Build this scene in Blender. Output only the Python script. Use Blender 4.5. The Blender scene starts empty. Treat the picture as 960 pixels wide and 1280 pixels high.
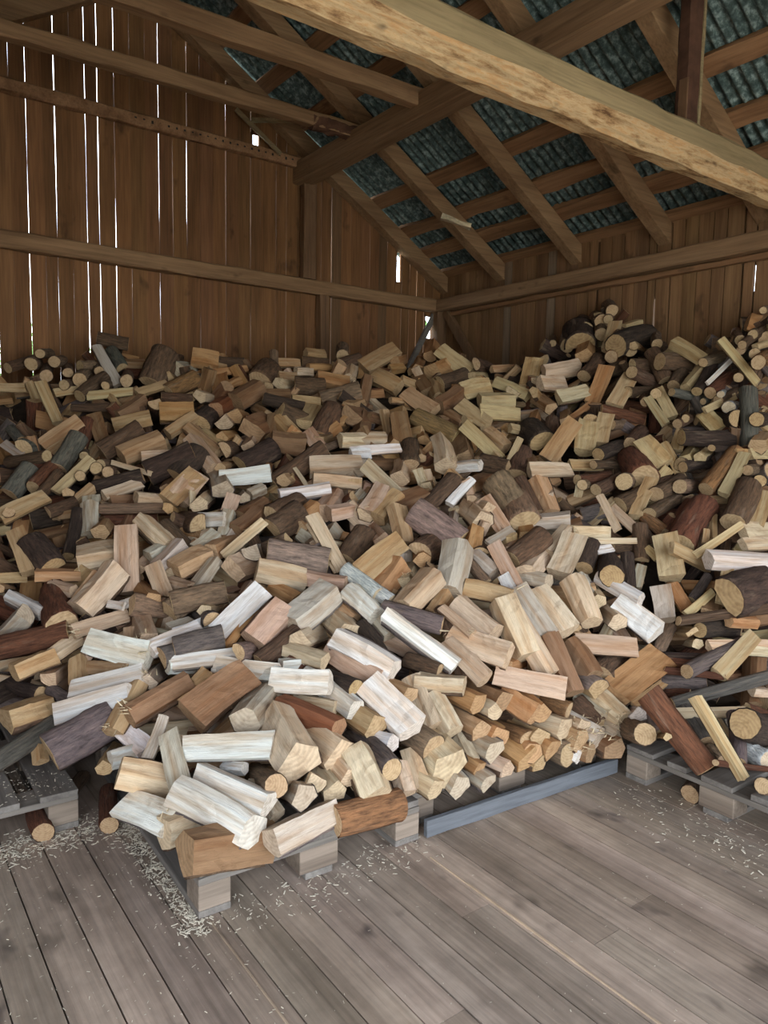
import bpy, bmesh, math, random
import numpy as np
from mathutils import Vector, Matrix, noise
rnd = random.Random(7)
S = bpy.context.scene
COL = S.collection
R = math.radians

# ---------------------------------------------------------------- camera (960 x 1280 frame)
YAW, PIT, ROL, FPX, CAMZ = R(36.198), R(5.746), R(1.0755), 926.05, 1.4
fw = Vector((math.sin(YAW)*math.cos(PIT), math.cos(YAW)*math.cos(PIT), -math.sin(PIT)))
rt0 = Vector((math.cos(YAW), -math.sin(YAW), 0))
up0 = rt0.cross(fw)
rt = rt0*math.cos(ROL) + up0*math.sin(ROL)
up = up0*math.cos(ROL) - rt0*math.sin(ROL)
CAM = Vector((0, 0, CAMZ))
cd = bpy.data.cameras.new('camera')
cam = bpy.data.objects.new('camera', cd)
COL.objects.link(cam)
cd.sensor_fit = 'VERTICAL'; cd.sensor_height = 36; cd.lens = 36*FPX/1280
cd.clip_start = .05; cd.clip_end = 300
M = Matrix((rt, up, -fw)).transposed().to_4x4(); M.translation = CAM
cam.matrix_world = M
S.camera = cam
S.view_settings.view_transform = 'Standard'; S.view_settings.look = 'None'
S.view_settings.gamma = 1; S.view_settings.use_curve_mapping = False
S.view_settings.exposure = 0.52

def at(px, py, d):
    """world point seen at a pixel of the survey, d metres along the view axis"""
    return CAM + (fw + rt*((px-480)/FPX) - up*((py-640)/FPX))*d

# ---------------------------------------------------------------- materials
def mat(name):
    m = bpy.data.materials.new(name); m.use_nodes = True
    nt = m.node_tree; nt.nodes.clear()
    out = nt.nodes.new('ShaderNodeOutputMaterial'); b = nt.nodes.new('ShaderNodeBsdfPrincipled')
    nt.links.new(b.outputs[0], out.inputs[0]); b.inputs['Roughness'].default_value = .8
    b.inputs['Specular IOR Level'].default_value = .25
    return m, nt, b
def N(nt, t, **kw):
    n = nt.nodes.new(t)
    for k, v in kw.items():
        if k in n.inputs: n.inputs[k].default_value = v
        else: setattr(n, k, v)
    return n
def L(nt, a, b): nt.links.new(a, b)
def math_(nt, op, a, b=None, clamp=False):
    n = nt.nodes.new('ShaderNodeMath'); n.operation = op; n.use_clamp = clamp
    for i, v in enumerate((a, b)):
        if v is None: continue
        if hasattr(v, 'links'): L(nt, v, n.inputs[i])
        else: n.inputs[i].default_value = v
    return n.outputs[0]
def ramp(nt, fac, stops):
    n = nt.nodes.new('ShaderNodeValToRGB'); L(nt, fac, n.inputs[0])
    e = n.color_ramp.elements
    while len(e) < len(stops): e.new(.5)
    for i, (p, c) in enumerate(stops): e[i].position = p; e[i].color = (*c, 1) if len(c) == 3 else c
    return n.outputs[0]
def mix(nt, blend, fac, a, b):
    n = nt.nodes.new('ShaderNodeMix'); n.data_type = 'RGBA'; n.blend_type = blend
    for i, v in ((0, fac), (6, a), (7, b)):
        if hasattr(v, 'links'): L(nt, v, n.inputs[i])
        else: n.inputs[i].default_value = v if i == 0 else (*v, 1)
    return n.outputs[2]
def noise_(nt, vec, scale, detail=4, rough=.6):
    mp = N(nt, 'ShaderNodeMapping'); mp.inputs['Scale'].default_value = scale; L(nt, vec, mp.inputs[0])
    n = N(nt, 'ShaderNodeTexNoise', Scale=1.0, Detail=detail, Roughness=rough); L(nt, mp.outputs[0], n.inputs['Vector'])
    return n.outputs[0]
def bump(nt, b, h, strength, dist):
    n = N(nt, 'ShaderNodeBump', Strength=strength, Distance=dist); L(nt, h, n.inputs['Height']); L(nt, n.outputs[0], b.inputs['Normal'])
def gray(a): return (a, a, a)

def firewood_mats(pref, many):
    """split face, sawn end and bark; the wood's own tone comes from the object (or, in the big heap, from its 'tone' attribute)"""
    res = []
    for kind in ('face', 'end', 'bark'):
        m, nt, b = mat(f'{pref}_{kind}')
        lc = N(nt, 'ShaderNodeAttribute', attribute_name='lc').outputs['Vector']
        if many: col = N(nt, 'ShaderNodeAttribute', attribute_name='tone').outputs['Color']
        else:
            oi = N(nt, 'ShaderNodeObjectInfo'); col = oi.outputs['Color']
            ad = N(nt, 'ShaderNodeVectorMath', operation='ADD'); L(nt, lc, ad.inputs[0])
            cx = N(nt, 'ShaderNodeCombineXYZ'); L(nt, math_(nt, 'MULTIPLY', oi.outputs['Random'], 53.), cx.inputs[0])
            L(nt, cx.outputs[0], ad.inputs[1]); vec = ad.outputs[0]
        if many: vec = lc
        if kind == 'face':
            n1 = noise_(nt, vec, (1.3, 5, 5), 4); n2 = noise_(nt, vec, (2.2, 42, 42), 3); n3 = noise_(nt, vec, (.35, 2.4, 2.4), 2)
            c = mix(nt, 'MULTIPLY', 1, col, ramp(nt, n1, [(.28, (.66, .58, .50)), (.52, (1, 1, 1)), (.8, (1.1, 1.06, 1.0))]))
            c = mix(nt, 'MULTIPLY', .5, c, ramp(nt, n2, [(.3, gray(.62)), (.55, gray(1.04))]))
            c = mix(nt, 'MULTIPLY', .8, c, ramp(nt, n3, [(.36, (.82, .66, .52)), (.55, (1, 1, 1))]))
            bump(nt, b, n2, .55, .006)
        elif kind == 'end':
            sp = N(nt, 'ShaderNodeSeparateXYZ'); L(nt, lc, sp.inputs[0])
            yy = math_(nt, 'POWER', math_(nt, 'ABSOLUTE', sp.outputs[1]), 2.)
            zz = math_(nt, 'SUBTRACT', sp.outputs[2], .42); zz = math_(nt, 'MULTIPLY', zz, zz)
            rad = math_(nt, 'SQRT', math_(nt, 'ADD', yy, zz))
            nn = noise_(nt, vec, (3, 5, 5), 3)
            w = math_(nt, 'SINE', math_(nt, 'ADD', math_(nt, 'MULTIPLY', rad, 55.), math_(nt, 'MULTIPLY', nn, 7.)))
            w = math_(nt, 'ADD', math_(nt, 'MULTIPLY', w, .09), .93)
            c = mix(nt, 'MIX', .42, col, (.42, .275, .15))
            cr = N(nt, 'ShaderNodeCombineColor')
            for i in range(3): L(nt, w, cr.inputs[i])
            c = mix(nt, 'MULTIPLY', 1, c, cr.outputs[0])
            c = mix(nt, 'MULTIPLY', .8, c, ramp(nt, nn, [(.3, (.66, .6, .54)), (.55, (1.03, 1.02, 1))]))
            bump(nt, b, noise_(nt, vec, (20, 30, 30), 3), .5, .004)
        else:
            n1 = noise_(nt, vec, (4, 9, 9), 5, .7); n2 = noise_(nt, vec, (1.5, 3, 3), 3)
            c = mix(nt, 'MULTIPLY', 1, col, ramp(nt, n1, [(.3, gray(.4)), (.5, gray(1.)), (.72, (1.7, 1.6, 1.5))]))
            c = mix(nt, 'MIX', ramp(nt, n2, [(.58, gray(0)), (.68, gray(.4))]), c, (.27, .19, .13))
            bump(nt, b, n1, 1.0, .02); b.inputs['Roughness'].default_value = .92
        L(nt, c, b.inputs['Base Color']); res.append(m)
    return res
FW = firewood_mats('firewood', False)
HW = firewood_mats('heap_wood', True)

def timber_mat(name, base, dark, axis=0, rough=.8, scale=1., light=1.12, spots=True):
    """sawn or weathered timber, grain running along one world axis"""
    m, nt, b = mat(name)
    tc = N(nt, 'ShaderNodeTexCoord').outputs['Object']
    oi = N(nt, 'ShaderNodeObjectInfo')
    ad = N(nt, 'ShaderNodeVectorMath', operation='ADD'); L(nt, tc, ad.inputs[0])
    cx = N(nt, 'ShaderNodeCombineXYZ'); L(nt, math_(nt, 'MULTIPLY', oi.outputs['Random'], 31.), cx.inputs[(axis+1) % 3]); L(nt, cx.outputs[0], ad.inputs[1])
    v = ad.outputs[0]
    def sc(a, c): s = [c*scale]*3; s[axis] = a*scale; return tuple(s)
    n1 = noise_(nt, v, sc(.8, 9), 4); n2 = noise_(nt, v, sc(2.5, 70), 3); n3 = noise_(nt, v, sc(3, 5), 3)
    at_ = N(nt, 'ShaderNodeAttribute', attribute_name='tone')
    c = mix(nt, 'MIX', ramp(nt, n1, [(.3, gray(1)), (.62, gray(0))]), base, dark)
    c = mix(nt, 'MULTIPLY', .6, c, ramp(nt, n2, [(.3, gray(.6)), (.6, gray(light))]))
    if spots: c = mix(nt, 'MULTIPLY', .75, c, ramp(nt, n3, [(.27, gray(.35)), (.36, gray(1.))]))
    L(nt, c, b.inputs['Base Color']); b.inputs['Roughness'].default_value = rough
    bump(nt, b, n2, .4, .004)
    return m, nt, b, c
def toned(name, base, dark, axis, **k):
    """the same, each board of the mesh multiplied by its own 'tone'"""
    m, nt, b, c = timber_mat(name, base, dark, axis, **k)
    t = N(nt, 'ShaderNodeAttribute', attribute_name='tone').outputs['Color']
    L(nt, mix(nt, 'MULTIPLY', 1, c, t), b.inputs['Base Color'])
    return m

M_BOARD = toned('wall_boards', (.235, .11, .044), (.14, .063, .024), 2)
M_BOARDR = toned('eave_wall_boards', (.27, .145, .068), (.165, .083, .037), 2)
M_FLOOR = toned('floor_planks', (.40, .315, .243), (.23, .176, .132), 1, rough=.55)
M_BEAMX = timber_mat('beam_timber_across', (.31, .175, .087), (.19, .10, .047), 0)[0]
M_BEAMY = timber_mat('beam_timber_along', (.31, .18, .094), (.20, .108, .053), 1)[0]
M_RAFT = timber_mat('rafter_timber', (.33, .19, .095), (.20, .105, .05), 0)[0]
M_BATT = timber_mat('batten_timber', (.32, .165, .08), (.18, .085, .038), 1)[0]
M_POST = timber_mat('post_timber', (.22, .12, .06), (.12, .06, .03), 2)[0]
M_PALX = timber_mat('pallet_wood_across', (.21, .18, .15), (.12, .10, .082), 0)[0]
M_PALY = timber_mat('pallet_wood_along', (.20, .175, .15), (.12, .10, .085), 1)[0]
M_BLOCK = timber_mat('pallet_block_wood', (.26, .20, .15), (.15, .11, .08), 0)[0]

def beam_hewn():
    m, nt, b = mat('hewn_beam')
    tc = N(nt, 'ShaderNodeTexCoord').outputs['Object']
    n1 = noise_(nt, tc, (3.5, 17, 17), 6, .72); n2 = noise_(nt, tc, (2, 50, 50), 3); n3 = noise_(nt, tc, (6, 16, 16), 2)
    c = ramp(nt, n1, [(.33, (.12, .055, .022)), (.43, (.36, .21, .095)), (.52, (.50, .34, .18)), (.60, (.47, .26, .11)), (.7, (.38, .26, .14))])
    c = mix(nt, 'MULTIPLY', .7, c, ramp(nt, n2, [(.3, gray(.65)), (.6, gray(1.1))]))
    c = mix(nt, 'MULTIPLY', .8, c, ramp(nt, n3, [(.27, gray(.3)), (.37, gray(1))]))
    L(nt, c, b.inputs['Base Color']); bump(nt, b, n1, .8, .015)
    return m
M_HEWN = beam_hewn()
M_HEWNSIDE = timber_mat('beam_sawn_side', (.30, .215, .11), (.21, .145, .072), 0, spots=False)[0]

def roof_mat():
    m, nt, b = mat('roof_sheet')
    tc = N(nt, 'ShaderNodeTexCoord').outputs['Object']
    n1 = noise_(nt, tc, (22, 26, 22), 4, .7); n2 = noise_(nt, tc, (1.2, 1.2, 1.2), 2)
    c = ramp(nt, n1, [(.36, (.046, .068, .062)), (.5, (.095, .132, .122)), (.66, (.31, .375, .35))])
    c = mix(nt, 'MULTIPLY', .5, c, ramp(nt, n2, [(.3, gray(.6)), (.6, gray(1.2))]))
    L(nt, c, b.inputs['Base Color']); b.inputs['Roughness'].default_value = .7
    return m
M_ROOF = roof_mat()
def plain(name, c, rough=.9, sc=20, lo=.6, hi=1.25):
    m, nt, b = mat(name)
    tc = N(nt, 'ShaderNodeTexCoord').outputs['Object']
    n = noise_(nt, tc, (sc, sc, sc), 4)
    L(nt, mix(nt, 'MULTIPLY', 1, c, ramp(nt, n, [(.3, gray(lo)), (.7, gray(hi))])), b.inputs['Base Color'])
    b.inputs['Roughness'].default_value = rough
    return m
M_CORESHADE = plain('bark_debris', (.045, .03, .02))  # dark colour painted for the shade inside the heap
M_CHIP = plain('wood_chips', (.66, .58, .45), sc=60)
M_EARTH = plain('earth', (.035, .028, .022))
M_YARD = plain('yard_gravel', (.42, .41, .34), sc=3)
M_LEAF = plain('leaves', (.10, .22, .05), sc=8)
M_SPLINT = plain('fresh_splinter', (.70, .56, .36))

# ---------------------------------------------------------------- object helpers
def link(name, me, mats, parent=None):
    o = bpy.data.objects.new(name, me); COL.objects.link(o)
    for m in mats if isinstance(mats, (list, tuple)) else [mats]:
        me.materials.append(m)
    if parent: o.parent = parent
    return o
def tag(o, label=None, cat=None, group=None, kind=None):
    for k, v in (('label', label), ('category', cat), ('group', group), ('kind', kind)):
        if v: o[k] = v
    return o
def empty(name, loc=(0, 0, 0), rz=0):
    o = bpy.data.objects.new(name, None); COL.objects.link(o); o.location = loc; o.rotation_euler.z = rz
    o.empty_display_size = .1
    return o

class MB:
    """collects solids for one mesh"""
    def __init__(s): s.v = []; s.f = []; s.t = []; s.mi = []; s.ci = 1.0; s.m = 0
    def add(s, vs, fs, tone=1.0, m=0):
        b = len(s.v); s.v += [tuple(v) for v in vs]
        for f in fs: s.f.append(tuple(b+i for i in f)); s.mi.append(m)
        s.t += [tone]*len(vs)
    def box(s, x0, x1, y0, y1, z0, z1, tone=1.0, m=0):
        vs = [(x, y, z) for z in (z0, z1) for y in (y0, y1) for x in (x0, x1)]
        s.add(vs, [(0, 2, 3, 1), (4, 5, 7, 6), (0, 1, 5, 4), (2, 6, 7, 3), (0, 4, 6, 2), (1, 3, 7, 5)], tone, m)
    def sweep(s, pts, sec, upv=Vector((0, 0, 1)), wob=0., seed=0, tone=1.0, mfun=None, tw=None):
        """a closed section (list of (side, up)) swept along pts; wob makes the edges wander like hewn wood"""
        n = len(sec); base = len(s.v); P = [Vector(p) for p in pts]
        for i, p in enumerate(P):
            d = (P[min(i+1, len(P)-1)]-P[max(i-1, 0)]).normalized()
            sd = d.cross(upv).normalized(); u = sd.cross(d)
            for j, (a, b) in enumerate(sec):
                w = noise.noise(Vector((i*.55+seed*7.3, j*3.7, seed)))*wob
                w2 = noise.noise(Vector((i*.55+seed*7.3, j*3.7+50, seed)))*wob
                s.v.append(tuple(p+sd*(a+w)+u*(b+w2))); s.t.append(tone)
        for i in range(len(P)-1):
            for j in range(n):
                k = (j+1) % n
                s.f.append((base+i*n+j, base+i*n+k, base+(i+1)*n+k, base+(i+1)*n+j)); s.mi.append(mfun(j) if mfun else 0)
        s.f.append(tuple(base+j for j in range(n))[::-1]); s.mi.append(0)
        s.f.append(tuple(base+(len(P)-1)*n+j for j in range(n))); s.mi.append(0)
    def build(s, name, mats, parent=None, origin=None, bevel=0, smooth=False):
        me = bpy.data.meshes.new(name)
        vs = s.v if origin is None else [(v[0]-origin[0], v[1]-origin[1], v[2]-origin[2]) for v in s.v]
        me.from_pydata(vs, [], s.f); me.update()
        a = me.attributes.new('tone', 'FLOAT_COLOR', 'POINT')
        a.data.foreach_set('color', np.array([(t, t, t, 1.) if not isinstance(t, tuple) else (*t, 1.) for t in s.t], dtype=np.float32).ravel())
        me.polygons.foreach_set('material_index', s.mi)
        bm = bmesh.new(); bm.from_mesh(me); bmesh.ops.recalc_face_normals(bm, faces=bm.faces); bm.to_mesh(me); bm.free()
        o = link(name, me, mats, parent)
        if origin is not None: o.location = origin
        if bevel:
            b = o.modifiers.new('edge', 'BEVEL'); b.width = bevel; b.segments = 2; b.limit_method = 'ANGLE'
        return o
def rect(w, h): return [(-w/2, -h/2), (w/2, -h/2), (w/2, h/2), (-w/2, h/2)]
def octo(w, h, c): return [(-w/2+c, -h/2), (w/2-c, -h/2), (w/2, -h/2+c), (w/2, h/2-c), (w/2-c, h/2), (-w/2+c, h/2), (-w/2, h/2-c), (-w/2, -h/2+c)]
def line(a, b, n): a = Vector(a); b = Vector(b); return [a.lerp(b, i/(n-1)) for i in range(n)]
# ---------------------------------------------------------------- the barn
XC, YC = 5.157, 6.116          # eave wall (right) and gable wall (back)
XL, YF = -1.25, -2.6           # left wall and front of the building
XR = 2.0                       # ridge
SL = .6
def roofz(x): return 2.912 + SL*(XC-x) if x >= XR else 2.912 + SL*(XC-XR) - SL*(XR-x)

# floor: planks running along the barn, each its own tone
fb = MB(); x = .375-.115*14; pr = random.Random(3)
while x < XC:
    w = .115*pr.uniform(.94, 1.06); y = YF
    while y < YC:
        ln = pr.uniform(2.6, 4.2); y1 = min(y+ln, YC)
        if YC-y1 < .5: y1 = YC
        t = pr.uniform(.82, 1.15); g = pr.uniform(.001, .003)
        fb.box(x+g, x+w-g, y+.001, y1-.001, -.03, pr.uniform(-.002, .001), (t*pr.uniform(.98, 1.04), t, t*pr.uniform(.96, 1.03)))
        y = y1
    x += w
for ya, yb, wd in ((1.62, 1.80, .002), (1.18, 1.62, .006), (.95, 1.18, .004), (.3, .95, .006)): fb.box(1.535, 1.535+wd, ya, yb, -.02, .003, (1.3, 1.22, 1.08))
fb.box(.798, .802, .6, 1.90, -.02, .004, (1.25, 1.2, 1.1))
def stain(m):
    nt = m.node_tree; b = [n for n in nt.nodes if n.type == 'BSDF_PRINCIPLED'][0]
    tc = N(nt, 'ShaderNodeTexCoord').outputs['Object']
    a = noise_(nt, tc, (5.5, 3.5, 3), 3); d = noise_(nt, tc, (1.1, .8, 1), 3); e = noise_(nt, tc, (14, 12, 10), 4)
    src = b.inputs['Base Color'].links[0].from_socket
    c = mix(nt, 'MULTIPLY', 1, src, ramp(nt, a, [(.27, (.42, .42, .45)), (.37, (1, 1, 1))]))
    c = mix(nt, 'MULTIPLY', .8, c, ramp(nt, d, [(.35, (.74, .72, .72)), (.6, (1.12, 1.1, 1.08))]))
    c = mix(nt, 'MULTIPLY', .5, c, ramp(nt, e, [(.3, gray(.7)), (.65, gray(1.15))]))
    L(nt, c, b.inputs['Base Color'])
stain(M_FLOOR)
tag(fb.build('floor', [M_FLOOR]), kind='structure')
eb = MB(); eb.box(-40, 60, -60, 60, -.5, -.31)
tag(eb.build('ground', [M_YARD]), kind='structure')
eb = MB(); eb.box(XL-.05, XC+.05, YF, YC+.05, -.3, -.032)
tag(eb.build('floor_bearers', [M_EARTH]), kind='structure')

def board(mb, u0, u1, z0, z1, place, tone, seed, wob=.003, th=.014, n=9):
    """one upright board with wandering edges; place(u, z, depth) -> point; z1 may be a function of u"""
    vs = []; fs = []
    for i in range(n):
        t = i/(n-1)
        for k, u in enumerate((u0, u1)):
            zz0 = z0; zz1 = z1(u) if callable(z1) else z1
            z = zz0+(zz1-zz0)*t
            uu = u + noise.noise(Vector((z*1.3, seed*3.1+k*17, 4)))*wob + noise.noise(Vector((z*6, seed*3.1+k*17, 9)))*wob*.5
            for dpt in (0, th): vs.append(place(uu, z, dpt))
    for i in range(n-1):
        b = i*4
        fs += [(b, b+2, b+6, b+4), (b+1, b+5, b+7, b+3), (b, b+4, b+5, b+1), (b+2, b+3, b+7, b+6)]
    fs += [(0, 1, 3, 2), (4*n-4, 4*n-2, 4*n-1, 4*n-3)]
    mb.add(vs, fs, tone)

# gable wall (back): board joints surveyed as distance from the barn corner, with the daylight gap at each
gaps = [(-4.19, .012), (-4.08, .001), (-3.97, .010), (-3.86, .001), (-3.774, .012), (-3.664, .003), (-3.555, .011), (-3.464, .014), (-3.34, .006), (-3.22, .002),
        (-3.10, .001), (-2.992, .011), (-2.88, .002), (-2.76, .013), (-2.648, .002), (-2.53, .001), (-2.416, .009), (-2.30, .001), (-2.184, .002), (-2.09, .001), (-1.936, .004),
        (-1.832, .008), (-1.72, .001), (-1.60, .004), (-1.464, .009), (-1.35, .005), (-1.24, .001), (-1.13, .002), (-1.02, .001), (-.91, .002), (-.80, .001), (-.70, .003), (-.60, .004),
        (-.515, .016), (-.415, .006), (-.32, .012), (-.215, .006), (-.10, .005), (.03, .0)]
u = -4.19
while u > XL-XC: u -= .115; gaps.insert(0, (u, pr.choice((.001, .002, .012))))
gplace = lambda uu, z, d: (XC+uu, YC+d, z)
gb = MB(); gtop = lambda uu: roofz(XC+uu)+.06
holes = [(-2.184, -2.09, 3.80, 3.99), (-.60, -.515, 2.96, 3.25), (-.215, -.10, 2.44, 2.66)]
for i in range(len(gaps)-1):
    (a, ga), (b_, gbp) = gaps[i], gaps[i+1]; ga = .0024+ga*.27 if ga > .0015 else .001; gbp = .0024+gbp*.27 if gbp > .0015 else .001
    a2, b2 = a+ga/2, b_-gbp/2
    tone = pr.uniform(.8, 1.16); tone = (tone, tone*pr.uniform(.95, 1.03), tone*pr.uniform(.9, 1.05))
    if i == len(gaps)-9 or i == len(gaps)-14: tone = (.75, .85, 1.0)
    hs = [h for h in holes if abs(h[0]-a) < .02]
    wv = .0045 if max(ga, gbp) < .0075 else .006
    if hs:
        h = hs[0]
        board(gb, a2, b2, -.05, h[2], gplace, tone, i, wv); board(gb, a2, b2, h[3], gtop, gplace, tone, i+.5, wv)
        board(gb, a2, a2+.018, h[2]-.02, h[3]+.02, gplace, tone, i+.2, .008, .021); board(gb, b2-.012, b2, h[2]-.02, h[3]+.02, gplace, tone, i+.7, .006, .021)
    else: board(gb, a2, b2, -.05, gtop, gplace, tone, i, wv, n=14)
tag(gb.build('wall_back', [M_BOARD]), kind='structure')

# eave wall (right): boards over a second layer of boards
ew = MB(); y = YC; i = 0
slits = [(3.54, 2.3, 2.52), (2.76, 2.46, 2.64)]
while y > YF:
    w = pr.uniform(.085, .135); g = pr.choice((.006, .008, .005, .014, .009, .006, .03 if y < 4.6 else .010))
    t = pr.uniform(.85, 1.15); t = (t, t*pr.uniform(.96, 1.02), t*pr.uniform(.92, 1.05))
    if i in (9, 14): t = (1.0, 1.25, 1.7)
    for s in slits:
        if y-w-.03 < s[0] < y-.02: w = y-(s[0]-.009); g = .018
    board(ew, y-w+g, y, -.05, 3.135, lambda uu, z, d: (XC+d, uu, z), t, 200+i, .006 if g > .01 else .003)
    y -= w; i += 1
y = YC+.06
while y > YF:
    t = pr.uniform(.3, .5)
    y0, y1 = y-.18, y
    open_ = [s for s in slits if y0 < s[0] < y1]
    if open_:
        s = open_[0]
        board(ew, s[0]+.012, y1, -.05, 3.12, lambda uu, z, d: (XC+.024+d, uu, z), t, 300+y, .001)
        board(ew, y0+.001, s[0]-.012, -.05, 3.12, lambda uu, z, d: (XC+.024+d, uu, z), t, 301+y, .001)
        for za, zb in ((-.05, s[1]), (s[2], 3.12)): board(ew, s[0]-.012, s[0]+.012, za, zb, lambda uu, z, d: (XC+.024+d, uu, z), t, 302, .0)
    else: board(ew, y0+.001, y1, -.05, 3.12, lambda uu, z, d: (XC+.024+d, uu, z), t, 300+y, .001)
    y -= .18
tag(ew.build('wall_right', [M_BOARDR]), kind='structure')
# open slits in the front layer of the right wall are the wide joints themselves

# left wall and front wall, with the two doorways the daylight comes through
lw = MB(); y = YC
while y > YF:
    board(lw, y-.148, y, 2.35 if -1.9 < y < .9 else -.05, 2.96, lambda uu, z, d: (XL-d, uu, z), pr.uniform(.85, 1.1), y, .002); y -= .15
tag(lw.build('wall_left', [M_BOARD]), kind='structure')
fwl = MB(); x = XL
while x < XC:
    board(fwl, x, x+.148, 3.1 if -.9 < x < 4.4 else -.05, lambda uu: roofz(uu)+.05, lambda uu, z, d: (uu, YF-d, z), pr.uniform(.85, 1.1), x, .002); x += .15
tag(fwl.build('wall_front', [M_BOARD]), kind='structure')

# corrugated roof sheets, one per slope, the waves running down the slope
def sheet(x0, x1, name):
    vs = []; fs = []; dy = .0125; n = int((YC+.35-(YF-.3))/dy); nx = 2
    z0, z1 = roofz(x0), roofz(x1)
    nrm = Vector((-(z1-z0), 0, x1-x0)).normalized()
    if nrm.z < 0: nrm = -nrm
    for i in range(n+1):
        yy = YF-.3+i*dy
        h = .014*math.sin(yy/.076*2*math.pi)
        for xx, zz in ((x0, z0), (x1, z1)):
            p = Vector((xx, yy, zz))+nrm*(.185+h); vs.append(tuple(p))
    for i in range(n): b = i*2; fs.append((b, b+1, b+3, b+2))
    m = MB(); m.add(vs, fs); o = m.build(name, [M_ROOF]); o.data.polygons.foreach_set('use_smooth', [True]*len(o.data.polygons))
    sol = o.modifiers.new('thick', 'SOLIDIFY'); sol.thickness = .006
    tag(o, kind='structure'); return o
sheet(XR, XC+.3, 'ceiling'); sheet(XL-.3, XR, 'ceiling.001')

# rafters, over both slopes
RS = Vector((1, 0, -SL)).normalized()
ry = [YC-.06, YC-.88, YC-1.79, YC-2.64, 2.72, 1.9, 1.05, .2, -.65, -1.5, -2.35]
where = ['against the gable wall', 'next to the gable wall', 'third from the gable wall', 'fourth from the gable wall', 'fifth, behind the bark-edged post']
for k, yy in enumerate(ry):
    for side in (0, 1):
        m = MB()
        if side == 0: a, b = (XC+.18, yy, roofz(XC+.18)+.075), (XR-.02, yy, roofz(XR)+.075)
        else: a, b = (XR+.02, yy, roofz(XR)+.075), (XL-.18, yy, roofz(XL-.18)+.075)
        m.sweep(line(a, b, 10), rect(.11, .135), wob=.010, seed=k*2+side)
        o = m.build('rafter', [M_RAFT], bevel=.006)
        if side == 0 and k < 5: tag(o, f'brown sawn rafter on the right roof slope, {where[k]}', 'rafter', 'rafters of the right roof slope')
        elif side == 1 and k < 3: tag(o, ['dark rafter of the far roof slope against the gable boards', 'dark rafter of the far roof slope, second from the gable', 'dark rafter of the far roof slope, third from the gable'][k], 'rafter', 'rafters of the far roof slope')
        else: tag(o, 'brown roof rafter above and behind the viewer', 'rafter', 'rafters above the viewer')
# battens on top of the rafters, along the barn
offs = [(.05, 'lowest roof batten, just above the eave plate'), (.34, 'second roof batten up from the eave, rough edged'), (.60, 'third roof batten up from the eave'),
        (.95, 'fourth roof batten up from the eave'), (1.41, 'fifth roof batten, just below the heavy purlin'), (1.80, 'sixth roof batten, just above the heavy purlin'),
        (2.16, 'seventh roof batten up, behind the short tie beams'), (2.57, 'eighth roof batten up, near the roof peak'), (2.95, 'roof batten beside the ridge')]
RN = Vector((SL, 0, 1)).normalized()
for k, (of, lab) in enumerate(offs):
    m = MB(); x = XC-of
    p = Vector((x, 0, roofz(x)+.075))+RN*(.0675+.022)
    m.sweep(line((p.x, YC+.02, p.z), (p.x, YF, p.z), 40), [(a*.857-b*.514*1, a*.514+b*.857) for a, b in rect(.13, .042)], wob=.022 if k in (1, 2) else .010, seed=40+k)
    tag(m.build('roof_batten', [M_BATT]), lab, 'batten', 'battens of the right roof slope')
for k in range(6):
    x = XL+.1+k*.55; m = MB(); p = Vector((x, 0, roofz(x)+.075))+Vector((-SL, 0, 1)).normalized()*.09
    m.sweep(line((p.x, YC+.02, p.z), (p.x, YF, p.z), 12), [(a*.857+b*.514, -a*.514+b*.857) for a, b in rect(.13, .042)], wob=.01, seed=60+k)
    tag(m.build('roof_batten', [M_BATT]), 'dark roof batten on the far slope beyond the ridge', 'batten', 'battens of the far roof slope')
# ridge board
m = MB(); m.sweep(line((XR, YC, roofz(XR)+.02), (XR, YF, roofz(XR)+.02), 12), rect(.06, .17), wob=.006, seed=71)
tag(m.build('ridge_beam', [M_BEAMY], bevel=.006), 'dark ridge beam at the roof peak', 'beam')
m = MB(); m.sweep(line((XR, YC+.3, roofz(XR)+.235), (XR, YF-.3, roofz(XR)+.235), 12), [(-.2, -.1), (0, .02), (.2, -.1), (.2, -.085), (0, .035), (-.2, -.085)], seed=70)  # added cap, closes the ridge gap where sunlight leaked through
tag(m.build('ridge_sun_block', [M_ROOF]), 'added metal ridge cap keeping sunlight out at the roof peak', 'ridge cap')
# heavy purlins
m = MB(); m.sweep(line((3.47, YC-.01, 3.745), (3.47, YF, 3.745), 14), octo(.165, .185, .012), wob=.008, seed=72)
tag(m.build('roof_purlin', [M_BEAMY]), 'heavy squared roof purlin running from the gable post under the rafters', 'beam')
m = MB(); m.sweep(line((.55, YC-.01, 3.745), (.55, YF, 3.745), 14), octo(.165, .185, .012), wob=.008, seed=73)
tag(m.build('roof_purlin', [M_BEAMY]), 'heavy roof purlin under the far slope', 'beam')
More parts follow.
